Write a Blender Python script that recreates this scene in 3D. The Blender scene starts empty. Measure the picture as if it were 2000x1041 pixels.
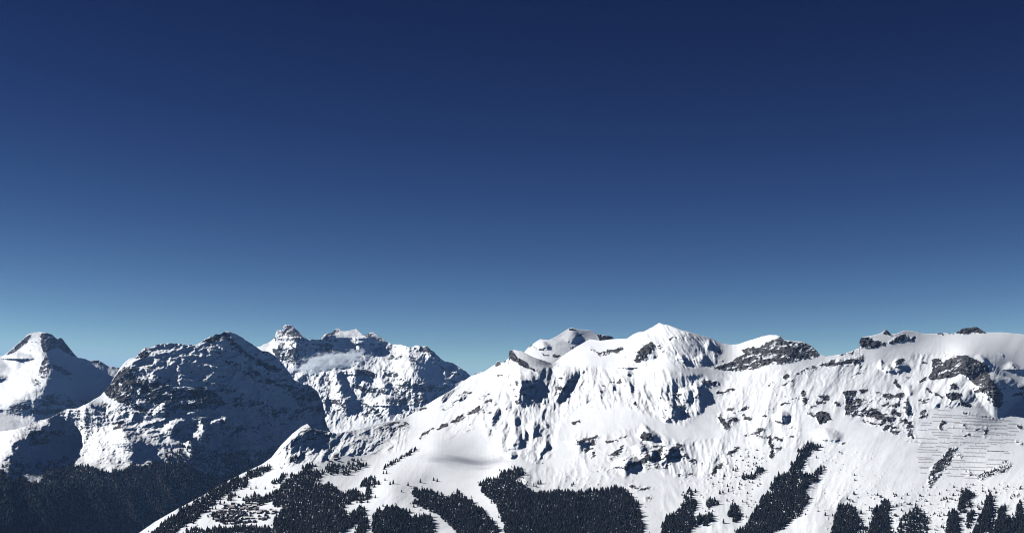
import bpy, math
import numpy as np
from mathutils import Vector

# ------------------------------------------------------------------ camera, sky, sun, exposure
F, CX, CY = 2750.0, 1000.0, 520.5          # focal length of the photograph in its own pixels (2000 wide)
PITCH = math.atan((850.0 - CY) / F)
EYE = 900.0                                # height of the viewpoint above the valley ground sheet, metres
SC = bpy.context.scene
COL = SC.collection

cam_d = bpy.data.cameras.new('camera')
cam_d.sensor_fit = 'HORIZONTAL'
cam_d.sensor_width = 36.0
cam_d.lens = 36.0 * F / 2000.0
cam_d.clip_start = 1.0
cam_d.clip_end = 150000.0
cam = bpy.data.objects.new('camera', cam_d)
COL.objects.link(cam)
cam.location = (0, 0, EYE)
cam.rotation_euler = (math.pi / 2 + PITCH, 0, 0)
SC.camera = cam

EXPOSURE = 0.49
HAZE = 8.5e-6
SUN_AZ = math.radians(-88.0)               # measured from +Y (view direction) towards +X
SUN_EL = math.radians(32.0)
sun_dir = Vector((math.sin(SUN_AZ) * math.cos(SUN_EL), math.cos(SUN_AZ) * math.cos(SUN_EL), math.sin(SUN_EL)))

world = bpy.data.worlds.new('World')
SC.world = world
world.use_nodes = True
wn = world.node_tree
for n in list(wn.nodes):
    wn.nodes.remove(n)
wo = wn.nodes.new('ShaderNodeOutputWorld')
bg = wn.nodes.new('ShaderNodeBackground')
sky = wn.nodes.new('ShaderNodeTexSky')
sky.sky_type = 'NISHITA'
sky.sun_disc = False
sky.sun_elevation = SUN_EL
sky.sun_rotation = SUN_AZ
sky.altitude = 9000.0
sky.air_density = 1.0
sky.dust_density = 0.0
sky.ozone_density = 1.0
# the deep, contrasty blue of the photograph's film look: one power and one gain per channel over the whole sky
sep = wn.nodes.new('ShaderNodeSeparateColor')
com = wn.nodes.new('ShaderNodeCombineColor')
wn.links.new(sky.outputs[0], sep.inputs[0])
for ch, (gm, gain, top) in enumerate([(3.40, 0.0180, 0.34), (3.02, 0.0096, 0.54), (2.15, 0.0121, 0.92)]):
    pw = wn.nodes.new('ShaderNodeMath'); pw.operation = 'POWER'; pw.inputs[1].default_value = gm
    ml = wn.nodes.new('ShaderNodeMath'); ml.operation = 'MULTIPLY'; ml.inputs[1].default_value = gain / (0.10 * 2 ** EXPOSURE)
    mn = wn.nodes.new('ShaderNodeMath'); mn.operation = 'SMOOTH_MIN'; mn.inputs[1].default_value = top / (0.10 * 2 ** EXPOSURE); mn.inputs[2].default_value = 0.25 * top / (0.10 * 2 ** EXPOSURE)   # the sky never glows brighter than near the horizon in view
    wn.links.new(sep.outputs[ch], pw.inputs[0]); wn.links.new(pw.outputs[0], ml.inputs[0]); wn.links.new(ml.outputs[0], mn.inputs[0]); wn.links.new(mn.outputs[0], com.inputs[ch])
wn.links.new(com.outputs[0], bg.inputs[0])
bg.inputs[1].default_value = 0.10
wn.links.new(bg.outputs[0], wo.inputs[0])

sun_l = bpy.data.lights.new('sun', 'SUN')
sun_l.energy = 4.5
sun_l.angle = math.radians(0.55)
sun_l.color = (1.0, 0.925, 0.84)
sun_o = bpy.data.objects.new('sun', sun_l)
COL.objects.link(sun_o)
sun_o.location = (-3000, 0, 6000)
sun_o.rotation_euler = sun_dir.to_track_quat('Z', 'Y').to_euler()

SC.view_settings.view_transform = 'Standard'
SC.view_settings.look = 'None'
SC.view_settings.exposure = EXPOSURE
SC.view_settings.gamma = 1.0
SC.view_settings.use_curve_mapping = False
SC.cycles.filter_width = 1.05
SC.cycles.max_bounces = 4
SC.cycles.diffuse_bounces = 0
SC.cycles.volume_bounces = 2

rng = np.random.default_rng(7)

# ------------------------------------------------------------------ helpers
def tag(o, label=None, cat=None, group=None, kind=None):
    if label: o['label'] = label
    if cat: o['category'] = cat
    if group: o['group'] = group
    if kind: o['kind'] = kind
    return o

def sstep(a, b, x):
    t = np.clip((x - a) / (b - a), 0, 1)
    return t * t * (3 - 2 * t)

def perlin(x, y, seed):
    r = np.random.default_rng(seed)
    ang = r.random((256, 256)) * 2 * np.pi
    gx, gy = np.cos(ang), np.sin(ang)
    xi = np.floor(x).astype(np.int64); yi = np.floor(y).astype(np.int64)
    xf = x - xi; yf = y - yi
    u = xf * xf * xf * (xf * (xf * 6 - 15) + 10)
    v = yf * yf * yf * (yf * (yf * 6 - 15) + 10)
    def g(ix, iy, dx, dy):
        a = ix & 255; b = iy & 255
        return gx[a, b] * dx + gy[a, b] * dy
    n00 = g(xi, yi, xf, yf); n10 = g(xi + 1, yi, xf - 1, yf)
    n01 = g(xi, yi + 1, xf, yf - 1); n11 = g(xi + 1, yi + 1, xf - 1, yf - 1)
    a = n00 + u * (n10 - n00); b = n01 + u * (n11 - n01)
    return (a + v * (b - a)) * 1.45

def fbm(x, y, seed, octaves=5, gain=0.5, lac=2.03):
    s = 0; a = 1.0; t = 0
    for k in range(octaves):
        s = s + a * perlin(x, y, seed + k); t += a
        x = x * lac + 13.7; y = y * lac - 7.3; a *= gain
    return s / t

def ridged(x, y, seed, octaves=5, gain=0.5, lac=2.05):
    s = 0; a = 1.0; t = 0; w = 1.0
    for k in range(octaves):
        n = 1 - np.abs(perlin(x, y, seed + k))
        n = n * n
        s = s + a * n * w; t += a
        w = np.clip(n * 1.6, 0, 1)
        x = x * lac + 5.1; y = y * lac + 9.2; a *= gain
    return s / t

def to_world(px, py, D):
    rx = (px - CX) / F; up = (CY - py) / F
    yy = math.cos(PITCH) - up * math.sin(PITCH)
    zz = math.sin(PITCH) + up * math.cos(PITCH)
    return D * rx / yy, D, EYE + D * zz / yy

def tps_fit(P):
    P = np.array(P, float)
    X = P[:, :2] / 300.0; d = P[:, 2]
    n = len(P)
    r2 = ((X[:, None] - X[None]) ** 2).sum(-1)
    K = 0.5 * r2 * np.log(r2 + 1e-9) + np.eye(n) * 0.002
    A = np.zeros((n + 3, n + 3)); A[:n, :n] = K
    A[:n, n] = 1; A[:n, n + 1:] = X; A[n, :n] = 1; A[n + 1:, :n] = X.T
    w = np.linalg.solve(A, np.concatenate([d, np.zeros(3)]))
    return X, w

def tps_eval(fit, px, py):
    X, w = fit
    n = len(X)
    # evaluate on a coarse lattice, then bilinear: the base is smooth
    sx, sy = 8.0, 6.0
    x0, x1 = px.min() - 10, px.max() + 20; y0, y1 = py.min() - 10, py.max() + 20
    gx = np.arange(x0, x1 + sx, sx); gy = np.arange(y0, y1 + sy, sy)
    GX, GY = np.meshgrid(gx, gy, indexing='ij')
    qx = GX.ravel() / 300.0; qy = GY.ravel() / 300.0
    out = w[n] + w[n + 1] * qx + w[n + 2] * qy
    for k in range(n):
        r2 = (qx - X[k, 0]) ** 2 + (qy - X[k, 1]) ** 2
        out += w[k] * 0.5 * r2 * np.log(r2 + 1e-9)
    G = out.reshape(GX.shape)
    fx = (px - x0) / sx; fy = (py - y0) / sy
    i = np.clip(fx.astype(int), 0, len(gx) - 2); j = np.clip(fy.astype(int), 0, len(gy) - 2)
    fx = fx - i; fy = fy - j
    return (G[i, j] * (1 - fx) * (1 - fy) + G[i + 1, j] * fx * (1 - fy) + G[i, j + 1] * (1 - fx) * fy + G[i + 1, j + 1] * fx * fy)

def in_poly(px, py, pts):
    pts = np.array(pts, float)
    res = np.zeros(px.shape, bool)
    bb = (px >= pts[:, 0].min()) & (px <= pts[:, 0].max()) & (py >= pts[:, 1].min()) & (py <= pts[:, 1].max())
    x = px[bb]; y = py[bb]
    c = np.zeros(x.shape, bool)
    n = len(pts); j = n - 1
    for i in range(n):
        xi, yi = pts[i]; xj, yj = pts[j]
        if yi != yj:
            c ^= ((yi > y) != (yj > y)) & (x < (xj - xi) * (y - yi) / (yj - yi) + xi)
        j = i
    res[bb] = c
    return res

def stroke(px, py, pts, w):
    """1 on the polyline falling to 0 at distance w"""
    res = np.zeros(px.shape)
    pts = np.array(pts, float)
    m = w + 2
    bb = (px >= pts[:, 0].min() - m) & (px <= pts[:, 0].max() + m) & (py >= pts[:, 1].min() - m) & (py <= pts[:, 1].max() + m)
    x = px[bb]; y = py[bb]
    d = np.full(x.shape, 1e9)
    for (ax, ay), (bx, by) in zip(pts[:-1], pts[1:]):
        vx, vy = bx - ax, by - ay
        t = np.clip(((x - ax) * vx + (y - ay) * vy) / (vx * vx + vy * vy + 1e-9), 0, 1)
        d = np.minimum(d, np.hypot(x - ax - t * vx, y - ay - t * vy))
    res[bb] = np.clip(1.15 - 0.75 * d / w, 0, 1)
    return res

def spur(px, py, rows, k=1.7, left=1.6, soft=0.0, mpp=2.6):
    """a spur seen from the front: rows (y, crest x, foot x); ground to the right of the crest falls away steeply"""
    r = np.array(sorted(rows), float)
    ins = (py > r[0, 0]) & (py < r[-1, 0]) & (px > r[:, 1].min() - 400) & (px < r[:, 2].max() + 10)
    res = np.zeros(px.shape)
    x = px[ins]; y = py[ins]
    x, y = x + 3.2 * fbm(x / 17, y / 13, 905, 4, 0.6), y + 2.4 * fbm(x / 15, y / 13, 908, 4, 0.6)
    wob = 1.2 * perlin(x * 0 + y / 7.0, y / 31.0, 911)
    xl = np.interp(y, r[:, 0], r[:, 1]) + wob; xr = np.interp(y, r[:, 0], r[:, 2]) + wob
    ef = max(6.0, 0.25 * (r[-1, 0] - r[0, 0]))
    end = np.minimum(sstep(r[0, 0], r[0, 0] + ef, y), sstep(r[-1, 0], r[-1, 0] - ef, y))
    w = np.maximum(xr - xl, 0.5)
    h = k * w * mpp * end
    t = (x - xl) / w
    f = np.where(t < 0, 1 - sstep(0, 1, -t / left), np.clip(1 - t, 0, 1))
    if soft:
        f = np.where(t < 0, 1 - sstep(0, 1, -t / left), 1 - sstep(0, 1, t))
    res[ins] = h * f
    return res

def box_blur(a, n=1):
    for _ in range(n):
        a = a.copy()
        a[1:-1] = (a[:-2] + 2 * a[1:-1] + a[2:]) / 4
        a[:, 1:-1] = (a[:, :-2] + 2 * a[:, 1:-1] + a[:, 2:]) / 4
    return a

# ------------------------------------------------------------------ materials
def new_mat(name):
    m = bpy.data.materials.new(name)
    m.use_nodes = True
    nt = m.node_tree
    b = nt.nodes['Principled BSDF']
    b.inputs['Specular IOR Level'].default_value = 0.15
    return m, nt, b

def mat_mountain(name, scale, rock_a, rock_b, snow=(0.80, 0.87, 0.95)):
    m, nt, b = new_mat(name)
    N, L = nt.nodes, nt.links
    geo = N.new('ShaderNodeNewGeometry')
    att = N.new('ShaderNodeAttribute'); att.attribute_name = 'rock'
    # fine break-up of the snow / rock limit
    n1 = N.new('ShaderNodeTexNoise'); n1.inputs['Scale'].default_value = 1.0 / (14.0 * scale)
    n1.inputs['Detail'].default_value = 6; n1.inputs['Roughness'].default_value = 0.65
    mq = N.new('ShaderNodeMapping'); mq.inputs['Scale'].default_value = (0.7, 0.7, 1.8)
    L.new(geo.outputs['Position'], mq.inputs['Vector']); L.new(mq.outputs[0], n1.inputs['Vector'])
    ma = N.new('ShaderNodeMath'); ma.operation = 'MULTIPLY_ADD'
    L.new(n1.outputs['Fac'], ma.inputs[0]); ma.inputs[1].default_value = 0.5; ma.inputs[2].default_value = -0.25
    ad = N.new('ShaderNodeMath'); ad.operation = 'ADD'
    L.new(att.outputs['Fac'], ad.inputs[0]); L.new(ma.outputs[0], ad.inputs[1])
    mr = N.new('ShaderNodeMapRange'); mr.interpolation_type = 'SMOOTHSTEP'
    mr.inputs['From Min'].default_value = 0.42; mr.inputs['From Max'].default_value = 0.60
    L.new(ad.outputs[0], mr.inputs['Value'])
    # rock colour: strata and stains
    mp = N.new('ShaderNodeMapping'); mp.inputs['Scale'].default_value = (1 / (60 * scale), 1 / (60 * scale), 1 / (9 * scale))
    mp.inputs['Rotation'].default_value = (0.12, 0.2, 0)
    L.new(geo.outputs['Position'], mp.inputs['Vector'])
    n2 = N.new('ShaderNodeTexNoise'); n2.inputs['Scale'].default_value = 1.0; n2.inputs['Detail'].default_value = 7; n2.inputs['Roughness'].default_value = 0.7
    L.new(mp.outputs[0], n2.inputs['Vector'])
    cr = N.new('ShaderNodeValToRGB')
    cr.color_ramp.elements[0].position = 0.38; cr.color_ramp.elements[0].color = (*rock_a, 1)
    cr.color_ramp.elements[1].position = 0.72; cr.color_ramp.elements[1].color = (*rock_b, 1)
    L.new(n2.outputs['Fac'], cr.inputs['Fac'])
    # snow colour: faint packed and wind-blown tones
    n3 = N.new('ShaderNodeTexNoise'); n3.inputs['Scale'].default_value = 1.0 / (90.0 * scale); n3.inputs['Detail'].default_value = 8; n3.inputs['Roughness'].default_value = 0.6
    L.new(geo.outputs['Position'], n3.inputs['Vector'])
    cs = N.new('ShaderNodeValToRGB')
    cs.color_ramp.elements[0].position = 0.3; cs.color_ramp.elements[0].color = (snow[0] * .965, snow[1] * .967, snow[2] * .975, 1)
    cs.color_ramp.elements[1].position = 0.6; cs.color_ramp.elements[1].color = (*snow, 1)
    L.new(n3.outputs['Fac'], cs.inputs['Fac'])
    mx = N.new('ShaderNodeMix'); mx.data_type = 'RGBA'
    L.new(mr.outputs[0], mx.inputs[0]); L.new(cs.outputs[0], mx.inputs[6]); L.new(cr.outputs[0], mx.inputs[7])
    L.new(mx.outputs[2], b.inputs['Base Color'])
    b.inputs['Roughness'].default_value = 0.85
    # fine relief
    n4 = N.new('ShaderNodeTexNoise'); n4.inputs['Scale'].default_value = 1.0 / (11.0 * scale); n4.inputs['Detail'].default_value = 7; n4.inputs['Roughness'].default_value = 0.62
    L.new(geo.outputs['Position'], n4.inputs['Vector'])
    st = N.new('ShaderNodeMath'); st.operation = 'MULTIPLY_ADD'
    L.new(mr.outputs[0], st.inputs[0]); st.inputs[1].default_value = 0.8; st.inputs[2].default_value = 0.13
    bp = N.new('ShaderNodeBump'); bp.inputs['Distance'].default_value = 5.0 * scale
    L.new(st.outputs[0], bp.inputs['Strength']); L.new(n4.outputs['Fac'], bp.inputs['Height'])
    L.new(bp.outputs[0], b.inputs['Normal'])
    return m

def mat_plain(name, c0, c1, size, rough=0.8):
    m, nt, b = new_mat(name)
    N, L = nt.nodes, nt.links
    geo = N.new('ShaderNodeNewGeometry')
    n = N.new('ShaderNodeTexNoise'); n.inputs['Scale'].default_value = 1.0 / size; n.inputs['Detail'].default_value = 4
    L.new(geo.outputs['Position'], n.inputs['Vector'])
    cr = N.new('ShaderNodeValToRGB')
    cr.color_ramp.elements[0].position = 0.35; cr.color_ramp.elements[0].color = (*c0, 1)
    cr.color_ramp.elements[1].position = 0.65; cr.color_ramp.elements[1].color = (*c1, 1)
    L.new(n.outputs['Fac'], cr.inputs['Fac'])
    L.new(cr.outputs[0], b.inputs['Base Color'])
    b.inputs['Roughness'].default_value = rough
    return m

M_MAIN = mat_mountain('snow_and_limestone', 1.0, (0.018, 0.021, 0.028), (0.15, 0.155, 0.158))
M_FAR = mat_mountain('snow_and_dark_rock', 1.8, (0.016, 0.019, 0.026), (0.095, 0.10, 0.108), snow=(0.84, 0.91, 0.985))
M_TREE = mat_plain('spruce_needles', (0.006, 0.008, 0.010), (0.019, 0.023, 0.024), 10.0)
M_TRUNK = mat_plain('spruce_bark', (0.05, 0.04, 0.03), (0.09, 0.07, 0.055), 2.0)
M_STEEL = mat_plain('weathered_steel', (0.06, 0.055, 0.055), (0.10, 0.095, 0.09), 6.0, 0.6)
M_WOOD = mat_plain('dark_chalet_timber', (0.06, 0.042, 0.03), (0.13, 0.09, 0.06), 3.0)
M_ROOF = mat_plain('snowy_chalet_roof', (0.72, 0.73, 0.76), (0.84, 0.85, 0.88), 5.0)
M_GROUND = mat_plain('valley_floor', (0.03, 0.036, 0.034), (0.12, 0.125, 0.13), 700.0)

# ------------------------------------------------------------------ terrain builder
class Layer: pass

def build_layer(px0, px1, step, y_bot, nrows, sky, ctrl, Dmap=None, sky_jag=0.6, seed=1):
    L = Layer()
    px = np.arange(px0, px1 + step, step)
    sk = np.array(sky, float)
    ys = np.interp(px, sk[:, 0], sk[:, 1])
    jag = sky_jag if np.isscalar(sky_jag) else np.interp(px, sky_jag[0], sky_jag[1])
    ys = ys + jag * (fbm(px / 9.0, px * 0 + 3.3, seed + 400, 4, 0.7) * 1.6)
    v = np.linspace(0, 1, nrows)
    PX = np.repeat(px[:, None], nrows, 1)
    kw = int(36 / step); ker = np.hanning(2 * kw + 3); ker /= ker.sum()
    ysm = np.convolve(np.pad(ys, kw + 1, mode='edge'), ker, 'valid')
    dev = ys - ysm
    span = np.maximum(y_bot - ysm, 30)
    top = sstep(0, 1, np.clip(1 - (1 - v[None]) * span[:, None] / np.minimum(span, 70)[:, None], 0, 1))
    PY = y_bot + (ysm[:, None] - y_bot) * v[None] + dev[:, None] * top
    L.ysm, L.dev, L.top, L.v = ysm, dev, top, v
    L.px0, L.step, L.nrows, L.ybot, L.ys = px0, step, nrows, y_bot, ys
    L.PX, L.PY = PX, PY
    P = [(a, b, c if Dmap is None else Dmap(c)) for a, b, c in ctrl]
    L.D0 = tps_eval(tps_fit(P), PX, PY)
    L.push = np.zeros(PX.shape)
    L.rock = np.zeros(PX.shape)
    L.WX = PX + 9.0 * fbm(PX / 12, PY / 9, seed + 600, 5, 0.65); L.WY = PY + 7.0 * fbm(PX / 10, PY / 8, seed + 620, 5, 0.65)
    L.seed = seed
    L.patches = []
    return L

def add_rock(L, pts, s=1.0, w=None, part=None):
    if w is None:
        wx = L.PX + 1.5 * fbm(L.PX / 9, L.PY / 9, 71, 3); wy = L.PY + 1.2 * fbm(L.PX / 9, L.PY / 9, 77, 3)
        m = in_poly(wx, wy, pts).astype(float)
    else:
        m = stroke(L.WX, L.WY, pts, w)
    L.rock = np.maximum(L.rock, m * s)
    if part:
        L.patches.append((part, in_poly(L.PX, L.PY, pts)))

def finish_layer(L, name, mat, label, back_drop=1400.0, steep_rock=0.0, steep_lo=0.35, steep_hi=0.6, rock_noise=(26, 10), rock_relief=14.0, rock_amount=0.55, min_slope=1.0, lean=0.0, fine=(18, 4.0, 0.5), vert=0.4, steep_gate=False):
    mpp = L.D0.mean() / F
    mask = box_blur(np.clip(L.rock, 0, 1), 1)
    # broken ledges in the rock
    rr = ridged(L.PX / 11.0 + 0.3 * L.PY / 11.0, L.PY / 7.0, L.seed + 50, 5, 0.6) - 0.45
    blocky = np.abs(fbm(L.PX / 8.0, L.PY / 4.0, L.seed + 57, 3))
    L.push = L.push + mask * rock_relief * (rr * 1.6 + blocky * 1.3)
    D = L.D0 - L.push
    # no overhangs: going down a column the ground never recedes
    dpy = np.abs(np.diff(L.PY, axis=1)) * (min_slope - (min_slope - 0.45) * sstep(0.1, 0.5, mask[:, :-1]))
    Da, Db = D.copy(), D.copy()
    for j in range(D.shape[1] - 2, -1, -1):
        Da[:, j] = np.minimum(Da[:, j], Da[:, j + 1] - dpy[:, j])
    for j in range(1, D.shape[1]):
        Db[:, j] = np.maximum(Db[:, j], Db[:, j - 1] + dpy[:, j - 1])
    D = D + box_blur(0.5 * (Da + Db) - D, 2)
    X, Y, Z = to_world(L.PX, L.PY, D)
    # normals for steepness
    def grad(a):
        return np.gradient(a, axis=0), np.gradient(a, axis=1)
    xu, xv = grad(X); yu, yv = grad(Y); zu, zv = grad(Z)
    nx = yu * zv - zu * yv; ny = zu * xv - xu * zv; nz = xu * yv - yu * xv
    nn = np.sqrt(nx ** 2 + ny ** 2 + nz ** 2) + 1e-9
    L.nz = np.abs(nz / nn)
    n = fbm((L.PX + lean * L.PY) / rock_noise[0], (L.PY - lean * 0.3 * L.PX) / rock_noise[1], L.seed + 90, 6, 0.68) * 1.25
    n2 = fbm(L.WX / fine[0] + 0.25 * L.PY / fine[0], (L.WY + 0.34 * L.PX) / fine[1], L.seed + 130, 4, 0.62) * 1.3 + vert * fbm(L.PX / 5.5, L.PY / 17.0, L.seed + 140, 3)
    raw = mask * 0.92 + (rock_amount * n * 0.8 + fine[2] * n2) * sstep(0.0, 0.25, mask)
    if steep_rock:
        st = 1 - sstep(steep_lo, steep_hi, box_blur(L.nz, 1))
        gate = sstep(-0.12, 0.22, fbm(L.WX / 34, (L.WY + 0.1 * L.PX) / 10, L.seed + 170, 3)) if steep_gate else 1.0
        raw = np.maximum(raw, (st * steep_rock + 0.5 * n * (st > 0.02)) * gate)
    R = np.clip(raw, 0, 1)
    L.R = R
    # back side so that each mountain is solid from behind too
    offs = [30, 110, 300, 700, 1500]; drops = [6, 45, 170, 460, back_drop]
    Dt = D[:, -1]
    bx, by, bz = [X], [Y], [Z]
    for o, d in zip(offs, drops):
        Db = Dt + o
        bx.append((X[:, -1] / Dt * Db)[:, None]); by.append(Db[:, None]); bz.append((Z[:, -1] - d)[:, None])
    # skirt in front, down to the valley floor
    D0b = D[:, 0]
    fx = (X[:, 0] / D0b * (D0b - 900))[:, None]; fy = (D0b - 900)[:, None]; fz = np.minimum(Z[:, 0] - 350, 0 * D0b - 20)[:, None]
    X = np.concatenate([fx] + bx, 1); Y = np.concatenate([fy] + by, 1); Z = np.concatenate([fz] + bz, 1)
    R = np.concatenate([R[:, :1]] + [R] + [R[:, -1:] * (0.9 ** k) for k in range(len(offs))], 1)
    nu, nv = X.shape
    L.X, L.Y, L.Z = X, Y, Z
    idx = np.arange(nu * nv).reshape(nu, nv)
    quads = np.stack([idx[:-1, :-1], idx[1:, :-1], idx[1:, 1:], idx[:-1, 1:]], -1).reshape(-1, 4)
    co = np.stack([X, Y, Z], -1).reshape(-1, 3)
    pid = np.zeros((nu - 1, nv - 1), int)
    for k, (_, m) in enumerate(L.patches):
        q = m[:-1, :-1] & m[1:, :-1] & m[1:, 1:] & m[:-1, 1:]
        pid[:, 1:1 + q.shape[1]][q] = k + 1
    pid = pid.reshape(-1)
    Rf = R.reshape(-1)
    def make(nm, q):
        used = np.unique(q)
        rm = np.full(len(co), -1); rm[used] = np.arange(len(used))
        return mesh_np(nm, co[used], rm[q], mat, Rf[used])
    root = make(name, quads[pid == 0])
    tag(root, label, None, None, 'structure')
    for k, (pn, m) in enumerate(L.patches):
        q = quads[pid == k + 1]
        if len(q) < 12: continue
        ch = make(pn[0], q)
        ch.parent = root
        if len(pn) > 1: ch['label'] = pn[1]
    L.root = root
    return root

def mesh_np(name, co, faces, mat, rock=None, smooth=True):
    me = bpy.data.meshes.new(name)
    nf, k = faces.shape
    me.vertices.add(len(co)); me.vertices.foreach_set('co', np.ascontiguousarray(co, np.float32).ravel())
    me.loops.add(nf * k); me.loops.foreach_set('vertex_index', np.ascontiguousarray(faces, np.int32).ravel())
    me.polygons.add(nf); me.polygons.foreach_set('loop_start', np.arange(0, nf * k, k, dtype=np.int32))
    me.polygons.foreach_set('use_smooth', np.full(nf, smooth))
    me.update(calc_edges=True)
    if rock is not None:
        a = me.attributes.new('rock', 'FLOAT', 'POINT'); a.data.foreach_set('value', np.ascontiguousarray(rock, np.float32))
    me.materials.append(mat)
    o = bpy.data.objects.new(name, me); COL.objects.link(o)
    return o

def surf(L, px, py):
    """world points of layer L at photograph positions"""
    px = np.asarray(px, float); py = np.asarray(py, float)
    fu = np.clip((px - L.px0) / L.step, 0, L.X.shape[0] - 1.001)
    i = fu.astype(int); fu = fu - i
    col = np.where(fu < 0.5, i, i + 1)
    j = np.empty(i.shape, int); fv = np.empty(i.shape)
    for k in range(len(i)):
        c = -L.PY[col[k]]
        q = min(max(int(np.searchsorted(c, -py[k])) - 1, 0), L.nrows - 2)
        j[k] = q; fv[k] = min(max((-py[k] - c[q]) / (c[q + 1] - c[q] + 1e-9), 0), 1)
    j = j + 1
    def s(A):
        return (A[i, j] * (1 - fu) * (1 - fv) + A[i + 1, j] * fu * (1 - fv) + A[i, j + 1] * (1 - fu) * fv + A[i + 1, j + 1] * fu * fv)
    return s(L.X), s(L.Y), s(L.Z)

# ------------------------------------------------------------------ ground sheet
g = np.array([(-26000, -26000, 0), (26000, -26000, 0), (26000, 26000, 0), (-26000, 26000, 0)], float)
tag(mesh_np('ground', g, np.array([[0, 1, 2, 3]]), M_GROUND), 'valley floor far below the mountains', kind='structure')

# ------------------------------------------------------------------ A: far left peak
A_SKY = [(-260, 735), (-120, 715), (0, 696), (8, 694), (20, 684), (32, 673), (45, 662), (52, 655), (60, 651), (70, 649), (80, 648), (92, 650), (100, 652), (108, 659), (113, 663), (116, 659), (121, 660),
         (128, 670), (137, 681), (146, 692), (152, 698), (165, 700), (178, 705), (186, 703), (193, 703), (202, 709), (210, 714), (222, 716), (236, 718), (300, 735), (340, 760)]
A_C = [(-260, 735, 14000), (0, 696, 14500), (40, 672, 14800), (80, 649, 15000), (110, 655, 15100), (150, 697, 15300), (232, 718, 15600), (320, 740, 15700), (0, 760, 13800), (60, 720, 14300), (90, 690, 14700),
       (100, 730, 14300), (60, 800, 13500), (150, 740, 14700), (200, 740, 15100), (190, 775, 14700), (0, 840, 12900), (100, 830, 13300), (200, 800, 14300), (-260, 800, 13000), (-260, 900, 12000), (100, 900, 12500),
       (320, 800, 14600), (320, 900, 13500)]
A = build_layer(-260, 340, 1.3, 900, 230, A_SKY, A_C, sky_jag=0.9, seed=11)
mA = 5.2
A.push += spur(A.PX, A.PY, [(649, 80, 83), (665, 84, 118), (680, 86, 138), (700, 95, 165), (720, 103, 188), (740, 103, 212), (760, 95, 205), (780, 80, 190), (800, 62, 150), (815, 50, 90), (822, 55, 58)], 0.95, 1.1, mpp=mA)
A.push += spur(A.PX, A.PY, [(686, 36, 40), (693, 33, 62), (700, 33, 68), (706, 40, 58)], 1.4, 1.0, mpp=mA)
A.push += spur(A.PX, A.PY, [(728, 0, 2), (735, -6, 16), (745, -8, 12)], 1.4, 1.2, mpp=mA)
A.push += spur(A.PX, A.PY, [(735, 60, 62), (745, 62, 70), (755, 72, 80)], 1.5, 1.2, mpp=mA)
A.push += 26 * fbm(A.PX / 60, A.PY / 30, 5, 5) + 60 * (ridged(A.PX / 46, A.PY / 60, 9, 5) - 0.5) * sstep(0, 60, A.PX - 40 + (A.PY - 700) * 0.2)
for p, s in [([(9, 695), (20, 684), (36, 670), (52, 656), (62, 652), (55, 668), (40, 680), (24, 690)], 0.75),
             ([(80, 650), (94, 650), (108, 660), (121, 660), (137, 681), (152, 698), (142, 696), (128, 688), (112, 680), (84, 688), (78, 668)], 0.8),
             ([(52, 658), (80, 652), (76, 670), (60, 690), (46, 680)], 0.33),
             ([(178, 706), (190, 703), (210, 714), (196, 714)], 0.9), ([(74, 726), (88, 690), (100, 712), (95, 736), (84, 740), (74, 734)], 0.62), ([(103, 712), (120, 715), (141, 730), (132, 735), (105, 722)], 0.8),
             ([(60, 812), (85, 770), (110, 765), (132, 795), (110, 806), (80, 816)], 0.48), ([(66, 735), (80, 748), (78, 755), (68, 748)], 0.6), ([(150, 700), (165, 712), (175, 720), (160, 712)], 0.6),
             ([(0, 730), (16, 732), (14, 744), (-4, 744)], 0.4), ([(42, 786), (52, 788), (48, 793), (40, 792)], 0.7), ([(135, 735), (150, 745), (148, 750), (136, 742)], 0.5)]:
    add_rock(A, p, s)
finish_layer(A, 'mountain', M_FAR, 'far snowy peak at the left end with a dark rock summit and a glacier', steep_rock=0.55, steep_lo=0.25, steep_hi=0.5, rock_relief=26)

# ------------------------------------------------------------------ C: jagged central peaks
C_SKY = [(400, 720), (480, 690), (505, 677), (518, 672), (527, 667), (532, 664), (537, 660), (538, 652), (541, 645), (548, 643), (552, 645), (553, 638), (558, 635), (565, 634), (571, 636), (578, 643), (588, 651),
         (590, 656), (597, 660), (604, 665), (610, 662), (618, 664), (628, 662), (632, 655), (640, 651), (648, 649), (655, 643), (660, 641), (668, 646), (676, 647), (682, 646), (690, 643), (695, 642), (702, 648),
         (710, 655), (716, 653), (724, 650), (729, 649), (740, 656), (752, 664), (766, 673), (772, 672), (778, 673), (790, 674), (797, 678), (806, 678), (812, 675), (825, 676), (836, 677), (842, 683), (850, 690),
         (862, 700), (870, 706), (885, 709), (893, 714), (905, 722), (915, 730), (921, 733), (930, 728), (945, 726), (980, 735), (1040, 760)]
C_C = [(400, 720, 14000), (480, 690, 14300), (565, 635, 14700), (560, 700, 14150), (600, 740, 13800), (640, 800, 13300), (660, 643, 15300), (700, 650, 15300), (770, 672, 15100), (700, 664, 14850), (690, 740, 13900),
       (700, 800, 13350), (760, 740, 13900), (800, 680, 14600), (836, 680, 14700), (840, 740, 14100), (800, 800, 13350), (780, 840, 12900), (640, 860, 12800), (900, 716, 14700), (945, 727, 14800), (900, 780, 13800),
       (980, 800, 13900), (700, 900, 12300), (900, 900, 12500), (480, 900, 12500), (480, 760, 13600), (1040, 780, 14200), (1040, 900, 12800)]
C = build_layer(400, 1040, 1.2, 900, 230, C_SKY, C_C, sky_jag=1.9, seed=23)
mC = 5.1
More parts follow.
